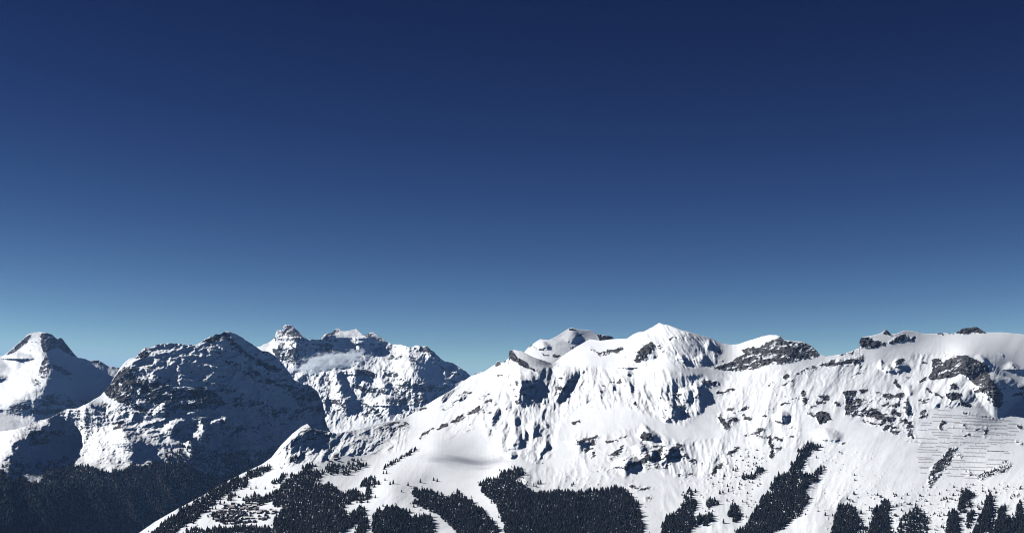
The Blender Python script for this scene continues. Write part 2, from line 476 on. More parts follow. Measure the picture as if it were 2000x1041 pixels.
for rows, k in [([(636, 569, 571), (650, 575, 590), (665, 580, 612), (680, 577, 628), (695, 577, 620), (705, 580, 610), (715, 586, 598)], 1.3),
                ([(644, 655, 658), (652, 634, 715), (660, 632, 735), (668, 631, 690), (680, 630, 680), (690, 634, 650)], 1.25),
                ([(650, 725, 728), (658, 718, 748), (668, 710, 764), (677, 720, 745)], 1.25),
                ([(700, 650, 653), (720, 655, 668), (740, 660, 676), (760, 666, 686), (780, 672, 698), (800, 678, 702), (818, 682, 692)], 1.35),
                ([(690, 790, 798), (705, 800, 830), (720, 806, 850), (735, 818, 870), (750, 828, 888), (762, 846, 880), (769, 860, 866)], 1.3),
                ([(677, 834, 838), (690, 840, 858), (700, 850, 868), (706, 862, 868)], 1.4),
                ([(710, 888, 891), (720, 890, 906), (733, 896, 918)], 1.4),
                ([(655, 545, 548), (670, 540, 552), (690, 548, 560), (700, 552, 556)], 1.2),
                ([(735, 745, 750), (748, 748, 765), (762, 755, 772), (775, 760, 768)], 1.3),
                ([(770, 755, 760), (782, 752, 785), (792, 760, 800), (797, 770, 780)], 1.2),
                ([(715, 690, 694), (725, 695, 730), (735, 700, 728)], 1.2)]:
    C.push += spur(C.PX, C.PY, rows, k, 1.2, mpp=mC)
dirx = C.PX + (C.PY - 700) * 0.35
rough = sstep(520, 560, C.PX) * (1 - 0.85 * sstep(640, 632, C.PX + 0) * sstep(690, 660, C.PY)) * (1 - 0.6 * sstep(810, 840, C.PY))
slab = in_poly(C.PX, C.PY, [(632, 655), (660, 642), (700, 648), (730, 650), (766, 673), (720, 676), (695, 664), (670, 680), (636, 688)])
slab = box_blur(slab.astype(float), 3)
C.push += rough * (1 - 0.75 * slab) * (88 * (ridged(dirx / 44, C.PY / 52, 31, 5, 0.55) - 0.5) + 36 * (ridged(dirx / 11, C.PY / 20, 41, 4, 0.55) - 0.5)) + 30 * fbm(C.PX / 60, C.PY / 30, 35, 4)
for p, s in [([(538, 660), (541, 645), (553, 638), (566, 634), (580, 645), (598, 660), (610, 680), (590, 690), (570, 700), (545, 690)], 0.46), ([(632, 655), (640, 651), (655, 643), (668, 646), (650, 656), (636, 668)], 0.55),
             ([(560, 650), (575, 640), (590, 655), (575, 660)], 0.7), ([(700, 648), (728, 650), (766, 673), (740, 668), (715, 658)], 0.5),
             ([(690, 664), (706, 668), (730, 680), (770, 674), (800, 680), (790, 700), (760, 705), (720, 700), (695, 690)], 0.40), ([(693, 722), (712, 720), (735, 730), (730, 737), (700, 733)], 0.85),
             ([(680, 745), (720, 758), (750, 755), (752, 768), (715, 768), (685, 755)], 0.6), ([(745, 720), (780, 728), (775, 745), (755, 742)], 0.6), ([(790, 745), (830, 740), (836, 785), (800, 795), (760, 790), (755, 778)], 0.58),
             ([(805, 678), (836, 677), (850, 690), (866, 704), (850, 700), (838, 690), (812, 688)], 0.6), ([(795, 690), (815, 700), (820, 712), (800, 705)], 0.7), ([(700, 780), (740, 800), (750, 820), (715, 820), (695, 800)], 0.5),
             ([(872, 738), (886, 742), (900, 748), (885, 748)], 0.7), ([(852, 710), (880, 722), (895, 735), (870, 726)], 0.6), ([(620, 740), (650, 720), (665, 760), (670, 800), (640, 812), (628, 780)], 0.36)]:
    add_rock(C, p, s)
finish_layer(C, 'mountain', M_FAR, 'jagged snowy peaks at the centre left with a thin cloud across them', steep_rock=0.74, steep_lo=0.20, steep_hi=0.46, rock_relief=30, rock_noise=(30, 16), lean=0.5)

# ------------------------------------------------------------------ B: big mountain in shade
B_SKY = [(-260, 850), (-100, 848), (0, 842), (30, 838), (55, 830), (80, 820), (95, 817), (112, 808), (130, 799), (150, 797), (172, 787), (188, 777), (197, 772), (205, 763), (212, 755), (220, 742), (226, 733),
         (232, 722), (238, 714), (246, 706), (252, 700), (258, 699), (266, 697), (272, 690), (278, 682), (284, 679), (300, 677), (306, 672), (312, 672), (320, 671), (333, 670), (352, 671), (367, 675), (374, 671),
         (378, 674), (385, 673), (393, 668), (400, 663), (410, 658), (416, 657), (422, 652), (430, 653), (437, 648), (444, 647), (453, 649), (465, 654), (480, 664), (495, 674), (505, 681), (512, 685), (524, 686),
         (540, 697), (552, 710), (560, 720), (570, 733), (574, 741), (590, 750), (605, 752), (612, 758), (620, 764), (625, 775), (630, 785), (633, 800), (634, 815), (640, 835), (660, 860), (700, 900), (760, 950), (800, 980)]
B_C = [(-260, 850, 8500), (0, 842, 8900), (80, 820, 9100), (150, 797, 9280), (205, 763, 9450), (240, 713, 9590), (300, 677, 9800), (350, 671, 9920), (410, 658, 10080), (444, 647, 10160), (500, 678, 10300),
       (550, 710, 10430), (600, 752, 10540), (632, 815, 10560), (240, 760, 9370), (300, 740, 9480), (400, 740, 9700), (500, 760, 10010), (560, 800, 10240), (300, 790, 9280), (400, 800, 9440), (500, 830, 9800),
       (600, 830, 10380), (150, 848, 9250), (18, 862, 8350), (58, 838, 8750), (90, 822, 9000), (120, 882, 8850), (60, 900, 8350), (10, 905, 8050), (185, 860, 8950), (250, 850, 8980), (250, 890, 8720), (330, 842, 9080),
       (400, 850, 9180), (330, 893, 8800), (300, 862, 8930), (400, 892, 8990), (440, 860, 9380), (480, 900, 9500), (520, 900, 9700),
       (-260, 910, 7300), (0, 920, 7900), (100, 930, 8150), (250, 915, 8600), (350, 930, 8650), (450, 922, 9150), (-260, 1090, 6700), (0, 1090, 7150), (150, 1090, 7500), (300, 1090, 8000), (450, 1000, 8700),
       (600, 950, 9600), (600, 1090, 9000), (800, 1090, 9600), (800, 950, 10800)]
B = build_layer(-260, 800, 1.3, 1090, 330, B_SKY, B_C, sky_jag=1.0, seed=37)
mB = 3.6
for rows, k, lf in [([(776, 193, 197), (785, 176, 203), (800, 165, 206), (815, 166, 210), (825, 180, 200), (836, 190, 194)], 1.1, 0.9),
                    ([(822, 236, 239), (835, 238, 256), (850, 245, 275), (865, 255, 294), (878, 272, 302), (883, 290, 300)], 1.5, 1.4),
                    ([(778, 325, 328), (792, 322, 338), (805, 320, 345), (815, 326, 334)], 1.3, 1.0),
                    ([(815, 348, 352), (830, 340, 360), (848, 335, 352), (856, 340, 346)], 1.5, 1.4),
                    ([(812, 425, 430), (825, 424, 440), (840, 428, 446), (855, 434, 442)], 1.5, 1.6),
                    ([(822, 398, 402), (838, 396, 412), (855, 398, 418), (870, 404, 412)], 1.5, 1.4),
                    ([(852, 368, 370), (865, 372, 384), (880, 378, 392), (890, 384, 390)], 1.5, 1.4),
                                        ([(832, 472, 476), (845, 470, 492), (860, 468, 505), (870, 480, 500)], 1.4, 1.0)]:
    B.push += spur(B.PX, B.PY, rows, k, lf, mpp=mB)
for rows, k in [([(710, 390, 396), (717, 394, 420), (726, 404, 412)], 1.1), ([(719, 418, 424), (724, 422, 446), (729, 436, 442)], 1.1), ([(683, 384, 389), (692, 385, 394), (702, 389, 393)], 1.1), ([(679, 394, 398), (684, 396, 416), (690, 404, 412)], 1.1),
                ([(676, 300, 304), (680, 298, 318)], 0.9), ([(700, 296, 300), (706, 300, 318), (711, 308, 314)], 0.8), ([(780, 324, 327), (795, 322, 330), (806, 324, 334)], 1.2), ([(806, 420, 426), (818, 416, 440), (838, 424, 440), (850, 430, 436)], 1.2),
                ([(815, 388, 393), (830, 386, 396), (842, 390, 394)], 1.2), ([(842, 430, 436), (856, 428, 452), (866, 436, 490), (872, 470, 484)], 1.0), ([(816, 350, 354), (826, 345, 362), (836, 350, 356)], 1.2)]:
    B.push += spur(-B.PX, B.PY, [(y, -b, -a) for y, a, b in rows], k, 0.7, mpp=mB)
face = sstep(210, 260, B.PX + (B.PY - 760) * 0.3) * sstep(880, 800, B.PY + 0)
B.push += face * (34 * (ridged((B.PX - B.PY * 1.0) / 22, (B.PY + B.PX * 0.3) / 12, 57, 5, 0.6) - 0.5) + 84 * (ridged((B.PX - B.PY * 0.9) / 60, (B.PY + B.PX * 0.25) / 22, 51, 5, 0.55) - 0.5))
fld = box_blur(in_poly(B.PX, B.PY, [(0, 815), (160, 795), (230, 800), (340, 830), (360, 890), (250, 915), (20, 925), (0, 900)]).astype(float), 8)
B.push += fld * (24 * (ridged((B.PX + 0.4 * B.PY) / 42, B.PY / 24, 62, 4, 0.55) - 0.5) + 8 * (ridged(B.PX / 10, B.PY / 7, 67, 3) - 0.5))
B.rock = np.maximum(B.rock, fld * sstep(0.42, 0.6, fbm(B.PX / 9, B.PY / 5, 68, 4, 0.6) + 0.12))
cir = box_blur(in_poly(B.PX, B.PY, [(20, 830), (60, 812), (180, 795), (215, 800), (200, 885), (60, 905), (20, 890)]).astype(float), 5)
B.push += cir * 60 * (ridged((B.PX - 0.5 * B.PY) / 34, B.PY / 30, 63, 5, 0.6) - 0.5)
low = sstep(800, 830, B.PY) * sstep(940, 900, B.PY)
B.push += 16 * fbm(B.PX / 40, B.PY / 16, 55, 5) * (0.5 + low) + sstep(330, 420, B.PX) * low * 60 * (ridged((B.PX - B.PY) / 30, B.PY / 34, 58, 5) - 0.5)
B.push += sstep(900, 940, B.PY) * (70 * (ridged((B.PX - B.PY * 0.5) / 60, B.PY / 90, 61, 4) - 0.5))
for p, s in [([(203, 765), (226, 733), (240, 716), (262, 712), (268, 750), (252, 792), (230, 785), (210, 776)], 0.72), ([(262, 738), (300, 740), (340, 755), (390, 768), (432, 778), (440, 792), (400, 803), (350, 800), (300, 792), (262, 778)], 0.60),
             ([(250, 780), (292, 800), (288, 810), (246, 792)], 0.7), ([(365, 760), (400, 755), (432, 775), (440, 790), (400, 785)], 0.72), ([(400, 745), (440, 750), (480, 770), (520, 790), (600, 800), (625, 810), (560, 825), (470, 800), (420, 780)], 0.48),
             ([(268, 692), (284, 682), (292, 694), (276, 702)], 0.8), ([(322, 838), (335, 825), (350, 820), (362, 835), (346, 850), (325, 850)], 0.50), ([(370, 822), (400, 810), (415, 830), (410, 862), (385, 850)], 0.48),
             ([(425, 822), (450, 815), (470, 830), (492, 842), (482, 856), (450, 857), (430, 842)], 0.46), ([(48, 848), (80, 838), (100, 846), (95, 866), (60, 872)], 0.62), ([(97, 840), (127, 840), (127, 851), (100, 854)], 0.62),
             ([(215, 828), (238, 820), (242, 836), (222, 839)], 0.62), ([(300, 800), (340, 785), (345, 810), (320, 818), (305, 812)], 0.5), ([(150, 808), (180, 815), (178, 822), (152, 818)], 0.5), ([(203, 785), (220, 790), (210, 800), (200, 795)], 0.5),
             ([(560, 760), (600, 752), (620, 765), (632, 800), (625, 820), (590, 800)], 0.55), ([(430, 865), (520, 880), (560, 860), (540, 930), (470, 930), (420, 890)], 0.46), ([(400, 663), (422, 652), (436, 650), (428, 664), (410, 672)], 0.8)]:
    add_rock(B, p, s)
for p, w, s in [([(432, 650), (462, 674), (490, 698), (520, 714), (542, 722)], 7, 0.8), ([(400, 666), (425, 688), (446, 712)], 4, 0.65), ([(490, 722), (512, 738), (545, 752), (582, 758)], 6, 0.7), ([(460, 710), (490, 735), (510, 745)], 5, 0.6),
                ([(280, 715), (320, 725), (350, 730)], 3, 0.55), ([(260, 720), (290, 735), (330, 742)], 4, 0.55), ([(470, 690), (500, 710), (530, 735), (560, 745)], 3, 0.5), ([(370, 725), (410, 740), (440, 735)], 3, 0.5)]:
    add_rock(B, p, s, w)
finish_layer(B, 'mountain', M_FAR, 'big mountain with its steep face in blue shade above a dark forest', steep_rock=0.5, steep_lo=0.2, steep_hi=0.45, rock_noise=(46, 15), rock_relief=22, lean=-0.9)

# ------------------------------------------------------------------ E: rounded cone behind the main ridge
E_SKY = [(960, 740), (1000, 706), (1020, 692), (1028, 683), (1033, 677), (1037, 674), (1046, 668), (1055, 662), (1062, 663), (1072, 664), (1082, 659), (1090, 655), (1105, 645), (1111, 641), (1118, 640), (1128, 643),
         (1140, 644), (1152, 645), (1160, 648), (1166, 653), (1174, 653), (1185, 655), (1195, 657), (1203, 664), (1215, 668), (1240, 690), (1270, 720)]
E_C = [(960, 740, 8500), (1000, 706, 8700), (1060, 665, 8900), (1115, 641, 9200), (1160, 650, 9300), (1215, 668, 9350), (1270, 720, 9200), (1060, 710, 8550), (1115, 690, 8750), (1180, 690, 8950), (980, 770, 8200), (1260, 770, 8400), (1115, 770, 8200)]
E = build_layer(960, 1270, 1.3, 770, 110, E_SKY, E_C, sky_jag=0.4, seed=53)
mE = 3.2
E.push += spur(E.PX, E.PY, [(663, 1056, 1058), (668, 1060, 1072), (676, 1064, 1080), (684, 1070, 1078)], 1.0, 1.5, 1, mpp=mE)
E.push += spur(E.PX, E.PY, [(641, 1118, 1122), (650, 1120, 1135), (660, 1120, 1140), (672, 1118, 1130)], 0.7, 1.5, 1, mpp=mE)
E.push += 12 * fbm(E.PX / 40, E.PY / 20, 65, 5)
for p, s in [([(1109, 642), (1118, 640), (1128, 645), (1112, 646)], 0.95), ([(1165, 652), (1185, 655), (1200, 657), (1204, 664), (1180, 669), (1170, 664)], 0.95)]:
    add_rock(E, p, s)
for p, w, s in [([(1034, 678), (1038, 675)], 2.5, 1), ([(1042, 676), (1060, 683)], 2.5, .7), ([(1062, 692), (1070, 693)], 3, 1), ([(1080, 694), (1096, 696)], 3, .7), ([(1125, 657), (1135, 656)], 2.5, .9), ([(1112, 656), (1118, 654)], 2, .6),
                ([(1114, 680), (1132, 672)], 2.5, .8), ([(1085, 671), (1092, 668)], 1.6, .6), ([(1066, 684), (1080, 684)], 2, .5)]:
    add_rock(E, p, s, w)
finish_layer(E, 'mountain', M_MAIN, 'rounded snow summit with a dark cap standing behind the main ridge', rock_relief=12)

# ------------------------------------------------------------------ M: main massif
M_SKY = [(200, 1078), (230, 1064), (270, 1041), (300, 1020), (345, 994), (370, 981), (400, 965), (440, 941), (480, 921), (512, 906), (530, 893), (550, 868), (572, 846), (590, 832), (600, 827), (604, 832), (610, 837),
         (625, 840), (640, 842), (655, 846), (680, 842), (700, 838), (725, 831), (750, 825), (772, 821), (788, 817), (800, 810), (812, 803), (830, 792), (848, 781), (865, 771), (880, 763), (900, 748), (920, 734), (935, 729),
         (945, 726), (960, 716), (969, 711), (970, 706), (975, 705), (978, 709), (985, 706), (993, 700), (994, 686), (1000, 683), (1010, 684), (1020, 686), (1040, 697), (1060, 703), (1081, 710), (1100, 694), (1129, 675),
         (1153, 662), (1172, 665), (1200, 662), (1225, 661), (1236, 653), (1246, 649), (1258, 647), (1268, 642), (1276, 638), (1283, 633), (1288, 630), (1294, 633), (1306, 635), (1320, 640), (1332, 645), (1346, 648),
         (1360, 652), (1376, 657), (1388, 660), (1398, 665), (1412, 671), (1428, 673), (1442, 672), (1456, 667), (1472, 662), (1488, 657), (1502, 654), (1516, 654), (1524, 657), (1530, 664), (1540, 665), (1552, 666),
         (1566, 667), (1576, 671), (1586, 676), (1595, 685), (1602, 692), (1614, 696), (1628, 694), (1645, 691), (1660, 687), (1672, 682), (1678, 680), (1679, 664), (1684, 658), (1700, 656), (1720, 651), (1726, 647),
         (1731, 643), (1736, 648), (1741, 653), (1752, 651), (1762, 647), (1768, 645), (1780, 646), (1790, 648), (1800, 651), (1815, 652), (1830, 651), (1845, 650), (1860, 651), (1868, 650), (1874, 645), (1882, 641),
         (1895, 640), (1907, 638), (1916, 643), (1922, 648), (1930, 649), (1960, 649), (2000, 653), (2100, 662), (2260, 690)]
cmp_ = lambda d: 5300 + (d - 5300) * 0.82
M_C = [(200, 1090, 5650), (500, 1090, 5450), (800, 1090, 5400), (1100, 1090, 5350), (1400, 1090, 5300), (1700, 1090, 5200), (2000, 1090, 5100), (2260, 1090, 5000),
       (345, 994, 6150), (270, 1041, 5950), (480, 1000, 6000), (480, 920, 6650), (600, 950, 6250), (600, 830, 7100), (550, 870, 6850), (640, 1000, 5850), (700, 880, 6940), (700, 910, 6680), (750, 825, 7550), (700, 840, 7280), (690, 862, 7080), (790, 842, 7430), (740, 852, 7260), (765, 875, 7060), (740, 900, 6810), (815, 850, 7300),
       (795, 812, 7900), (848, 781, 8150), (880, 764, 8250), (940, 728, 8500), (760, 940, 6250), (850, 940, 6350), (850, 870, 6950), (850, 1000, 5800), (950, 900, 6750), (950, 800, 7600), (1000, 940, 6200), (1000, 1000, 5800),
       (990, 700, 8250), (1081, 710, 8350), (1060, 726, 8000), (1060, 790, 7600), (1050, 850, 7050), (1060, 900, 6650), (1100, 950, 6150), (1100, 1000, 5800), (1140, 714, 8050), (1129, 675, 8500), (1153, 662, 8600), (1225, 661, 8400),
       (1288, 632, 8200), (1290, 700, 7700), (1300, 760, 7350), (1300, 820, 7050), (1200, 850, 6900), (1200, 900, 6500), (1220, 950, 6150), (1240, 1000, 5800), (1400, 665, 8080), (1430, 675, 8060), (1350, 700, 7700), (1405, 712, 7720), (1400, 760, 7450),
       (1400, 850, 6850), (1400, 940, 6200), (1400, 1000, 5750), (1520, 656, 7950), (1500, 720, 7550), (1600, 694, 7750), (1600, 760, 7250), (1600, 850, 6650), (1600, 940, 6100), (1600, 1000, 5650), (1680, 682, 7850), (1690, 660, 8000),
       (1750, 650, 8150), (1750, 700, 7800), (1750, 780, 7100), (1700, 850, 6600), (1750, 940, 6000), (1750, 1000, 5600), (1900, 645, 8450), (1850, 690, 7950), (1880, 710, 7600), (1880, 780, 7100), (1890, 860, 6550),
       (1890, 930, 6050), (1900, 1000, 5550), (2000, 655, 8450), (1990, 740, 7700), (1990, 800, 7200), (2000, 900, 6250), (2000, 1000, 5500), (2260, 690, 8400), (2260, 780, 7500), (2260, 900, 6100), (2260, 1000, 5400)]
M = build_layer(200, 2260, 1.45, 1090, 330, M_SKY, M_C, Dmap=cmp_, sky_jag=([200, 960, 1000, 1225, 1240, 1440, 1525, 1600, 1640, 1679, 1745, 1760, 1868, 1925, 1940], [.5, .5, .8, .2, .5, .15, .8, .8, .2, .6, .6, .1, .7, .3, .1]), seed=71)
PX, PY = M.PX, M.PY
mM = 2.55
S = lambda rows, k=1.7, lf=1.4, soft=0: M.__setattr__('push', M.push + spur(PX, PY, rows, k, lf, soft, mM))
# the bowls under the cornice
S([(711, 1099, 1102), (716, 1101, 1150), (726, 1102, 1143), (738, 1102, 1132), (750, 1101, 1120), (762, 1098, 1113), (775, 1090, 1105), (790, 1083, 1087)], 1.7, 0.5)
S([(728, 1040, 1044), (735, 1008, 1052), (745, 1018, 1055), (757, 1020, 1046), (770, 1015, 1040), (780, 1015, 1044), (792, 1020, 1044), (798, 1022, 1028)], 1.6, 0.5)
S([(742, 996, 998), (748, 998, 1012), (758, 1006, 1022), (768, 1018, 1022)], 1.6, 1.0)
S([(758, 983, 985), (768, 985, 992), (780, 990, 999), (795, 986, 1000), (808, 990, 995)], 1.6, 1.0)
S([(786, 980, 983), (798, 972, 986), (812, 964, 980), (825, 960, 970), (840, 965, 970)], 1.6, 1.2)
S([(800, 1006, 1008), (822, 1005, 1016), (832, 1007, 1015), (845, 1008, 1020), (855, 1009, 1023), (865, 1006, 1024), (875, 1003, 1020), (883, 1010, 1013)], 1.8, 1.4)
S([(878, 1004, 1007), (888, 998, 1013), (899, 997, 1001)], 1.8, 1.4)
S([(816, 1043, 1045), (828, 1043, 1053), (840, 1042, 1053), (850, 1041, 1046), (860, 1040, 1041)], 1.9, 1.6)
S([(856, 1066, 1069), (866, 1067, 1075), (875, 1062, 1072), (885, 1056, 1062), (900, 1052, 1054)], 1.9, 1.6)
S([(836, 1024, 1026), (850, 1026, 1031), (862, 1024, 1027)], 1.9, 1.6)
S([(818, 1063, 1064), (828, 1066, 1073), (838, 1069, 1071)], 1.9, 1.6)
S([(770, 1060, 1062), (780, 1062, 1067), (795, 1066, 1070)], 1.6, 1.4)
# summit
S([(664, 1268, 1271), (670, 1258, 1276), (677, 1249, 1281), (685, 1245, 1284), (695, 1243, 1286), (702, 1240, 1276), (709, 1246, 1268)], 1.8, 0.8)
S([(640, 1252, 1256), (650, 1254, 1270), (660, 1262, 1284), (672, 1274, 1290), (684, 1284, 1290)], 1.15, 1.0)
S([(705, 1226, 1229), (712, 1226, 1240), (718, 1227, 1250), (722, 1232, 1238)], 1.8, 1.3)
S([(720, 1228, 1230), (726, 1226, 1237), (735, 1228, 1240)], 1.8, 1.3)
S([(722, 1211, 1213), (735, 1215, 1222), (745, 1220, 1230), (753, 1222, 1233), (758, 1228, 1231)], 1.7, 1.3)
S([(744, 1193, 1195), (757, 1198, 1206), (768, 1206, 1211), (778, 1209, 1211)], 1.7, 1.4)
S([(752, 1342, 1345), (762, 1345, 1358), (772, 1344, 1359), (780, 1342, 1354), (788, 1340, 1344)], 1.7, 1.6)
S([(781, 1308, 1313), (793, 1312, 1331), (803, 1318, 1334), (815, 1320, 1328), (822, 1314, 1318)], 1.7, 1.4)
S([(686, 1326, 1328), (700, 1332, 1343), (714, 1340, 1343)], 1.7, 1.5)
S([(661, 1386, 1388), (675, 1385, 1393), (685, 1388, 1392)], 1.8, 1.6)
S([(690, 1374, 1378), (702, 1372, 1386), (711, 1370, 1376)], 1.4, 1.6)
S([(743, 1361, 1363), (755, 1360, 1371), (765, 1363, 1372), (775, 1362, 1373), (783, 1368, 1371)], 1.8, 1.2)
S([(824, 1255, 1257), (835, 1261, 1270), (845, 1267, 1284), (852, 1271, 1292), (858, 1278, 1294), (863, 1284, 1290)], 1.5, 1.6, 1)
S([(746, 1150, 1152), (757, 1174, 1176), (762, 1172, 1182), (768, 1178, 1182)], 1.4, 1.4)
S([(765, 1143, 1145), (780, 1142, 1149), (790, 1141, 1145)], 1.6, 1.5)
# right side
S([(722, 1931, 1934), (735, 1934, 1966), (745, 1938, 1990), (755, 1945, 2006), (765, 1950, 2010), (775, 1948, 1990), (785, 1944, 1964), (793, 1950, 1954)], 1.75, 0.9)
S([(700, 1720, 1722), (712, 1722, 1731), (724, 1724, 1731)], 1.8, 1.3)
S([(708, 1728, 1731), (718, 1738, 1750), (729, 1744, 1761)], 1.8, 1.5)
S([(700, 1752, 1755), (708, 1753, 1768), (714, 1755, 1778), (720, 1760, 1786)], 1.9, 0.8)
S([(705, 1972, 1975), (714, 1978, 1990), (722, 1986, 2006), (728, 2000, 2008)], 1.3, 1.6)
S([(690, 1912, 1915), (700, 1918, 1930), (712, 1930, 1938)], 1.2, 1.6)
S([(799, 1531, 1533), (811, 1527, 1545), (818, 1526, 1544), (830, 1528, 1534)], 1.3, 1.4)
S([(745, 1775, 1778), (752, 1772, 1782), (765, 1776, 1786), (775, 1780, 1784)], 0.9, 1.4, 1)
S([(770, 1772, 1774), (780, 1770, 1775), (800, 1772, 1778), (820, 1774, 1778)], 1.6, 1.2)
S([(833, 1612, 1622), (845, 1618, 1650), (858, 1622, 1650), (866, 1630, 1642)], 0.5, 1.4, 1)
S([(864, 1250, 1253), (874, 1250, 1266), (886, 1254, 1270), (898, 1262, 1268)], 1.6, 1.2)
S([(872, 1286, 1289), (882, 1274, 1291), (892, 1270, 1284), (902, 1268, 1274)], 1.6, 1.2)
S([(866, 1322, 1327), (876, 1308, 1328), (888, 1302, 1318), (900, 1300, 1308), (910, 1290, 1300)], 1.6, 1.2)
S([(888, 1232, 1238), (900, 1226, 1252), (912, 1222, 1250), (918, 1226, 1236)], 1.5, 1.2)
S([(855, 1140, 1144), (862, 1132, 1162), (870, 1136, 1158)], 1.4, 1.2)
# mounds and the left shoulder
S([(828, 600, 603), (838, 590, 640), (850, 578, 648), (862, 566, 618), (875, 556, 596), (888, 545, 552)], 0.6, 0.5)
0 and S([(895, 640, 690), (906, 615, 730), (916, 620, 722), (928, 640, 680)], 0.5, 0.4)
S([(752, 885, 888), (762, 872, 888), (775, 864, 880), (788, 856, 866)], 1.5, 1.0)
S([(765, 912, 914), (775, 900, 914), (785, 892, 902)], 1.5, 1.0)
0 and S([(950, 1238, 1242), (958, 1234, 1256), (968, 1240, 1275), (985, 1235, 1280), (1000, 1240, 1270), (1012, 1250, 1256)], 1.5, 0.6)
hol = box_blur(in_poly(PX, PY, [(560, 880), (600, 835), (660, 860), (740, 830), (800, 822), (800, 845), (760, 885), (660, 890), (600, 890)]).astype(float), 6)
M.push += hol * (34 * (ridged((PX + PY * 0.5) / 30, PY / 26, 251, 5, 0.6) - 0.5))
# general relief of the snow: ribs and gullies that follow the fall line, sharper where the mountain is steep
lean_f = np.interp(PX, [850, 1000, 1150, 1290, 1420, 1600, 2000], [.55, .15, 0, -.4, 0, .4, .5])
wx = PX + lean_f * (PY - 760) + 9 * fbm(PX / 55, PY / 45, 201, 4, 0.6); wy = PY + 8 * fbm(PX / 60, PY / 40, 207, 3)
rough_m = np.full(PX.shape, 0.08)
for poly, a in [([(955, 735), (1060, 718), (1150, 715), (1240, 735), (1235, 780), (1130, 790), (1090, 830), (1080, 885), (1050, 905), (960, 880), (935, 800)], .85), ([(1225, 650), (1288, 632), (1410, 672), (1395, 720), (1330, 715), (1290, 700), (1240, 715)], 0.42), ([(1240, 745), (1380, 735), (1385, 790), (1335, 835), (1250, 800)], 0.75),
                ([(1110, 845), (1260, 835), (1340, 865), (1430, 850), (1440, 930), (1330, 930), (1120, 915)], .42), ([(1395, 730), (1560, 720), (1560, 800), (1570, 880), (1400, 860)], .32), ([(1560, 720), (1790, 700), (1800, 840), (1720, 850), (1620, 800), (1560, 800)], .30),
                ([(1780, 690), (1960, 690), (1960, 790), (1800, 800)], .5), ([(850, 780), (940, 735), (960, 800), (880, 860)], .5), ([(960, 905), (1250, 920), (1250, 960), (1020, 950)], .35), ([(1560, 860), (1640, 830), (1700, 900), (1640, 1000), (1560, 980)], .3),
                ([(540, 880), (600, 830), (700, 850), (640, 900), (560, 910)], .8)]:
    rough_m = np.maximum(rough_m, box_blur(in_poly(PX, PY, poly).astype(float), 14) * a)
smooth_m = box_blur(in_poly(PX, PY, [(1060, 706), (1129, 675), (1153, 660), (1225, 661), (1220, 700), (1140, 712)]).astype(float), 5)
for q in ([(1560, 880), (1650, 820), (1790, 850), (1800, 960), (1700, 970), (1620, 960)], [(1680, 690), (1750, 640), (2200, 640), (2200, 730), (1960, 720), (1850, 685)], [(1300, 830), (1390, 800), (1420, 850), (1330, 865)], [(830, 860), (960, 850), (1000, 940), (840, 960)], [(1795, 800), (1880, 790), (2000, 820), (2000, 900), (1900, 945), (1800, 940)]):
    smooth_m = np.maximum(smooth_m, box_blur(in_poly(PX, PY, q).astype(float), 10) * 0.85)
rough_m = rough_m * (1 - 0.75 * smooth_m)
M.push += 14 * fbm(wx / 110, wy / 60, 211, 3)
M.push += rough_m * (62 * (ridged(wx / 72, wy / 130, 214, 2) - 0.5) + 30 * (ridged(wx / 27, wy / 62, 221, 2) - 0.5) + 15 * (ridged(wx / 11, wy / 25, 231, 2) - 0.5) + 6.5 * (ridged(wx / 5, wy / 11, 241, 2) - 0.5))
# fluted faces: ribs run down the fall line
def flutes(poly, lean, lam, amp, seed, stretch=7.0):
    m = box_blur(in_poly(PX, PY, poly).astype(float), 6)
    u = (PX - lean * PY + 16 * fbm(PX / 50, PY / 60, seed + 5, 4)) / lam
    m = m * np.clip(0.55 + 0.9 * fbm(PX / 45, PY / 35, seed + 9, 3), 0, 1)
    M.push += m * amp * (ridged(u, (PY + 0.2 * PX) / (lam * stretch), seed, 4, 0.5) - 0.45)
flutes([(1225, 655), (1288, 632), (1400, 668), (1395, 712), (1330, 720), (1290, 690), (1240, 680)], 0.55, 9.5, 27, 301)
flutes([(1225, 730), (1300, 720), (1380, 735), (1375, 780), (1330, 830), (1270, 815), (1220, 790)], 0.25, 17, 27, 311)
flutes([(985, 735), (1060, 722), (1140, 715), (1130, 770), (1100, 800), (1040, 800), (990, 800)], 0.1, 15, 26, 321)
flutes([(1130, 745), (1230, 735), (1240, 790), (1180, 800), (1110, 800)], 0.3, 17, 20, 331)
flutes([(960, 790), (1120, 800), (1130, 880), (1050, 900), (960, 900)], 0.15, 26, 14, 341)
flutes([(1420, 745), (1560, 720), (1650, 715), (1660, 760), (1560, 790), (1430, 800)], -0.3, 20, 8, 351)
flutes([(1640, 700), (1780, 720), (1790, 770), (1640, 770)], -0.5, 12, 5, 361)
flutes([(1300, 860), (1420, 850), (1430, 930), (1330, 940), (1290, 900)], -0.6, 16, 9, 371)
flutes([(830, 770), (930, 740), (1000, 760), (960, 830), (860, 860)], -0.5, 16, 9, 381)
flutes([(560, 850), (640, 840), (800, 830), (790, 880), (660, 890), (560, 890)], -0.2, 13, 30, 391)
flutes([(1560, 850), (1760, 840), (1780, 960), (1600, 960)], -0.5, 40, 5, 395)

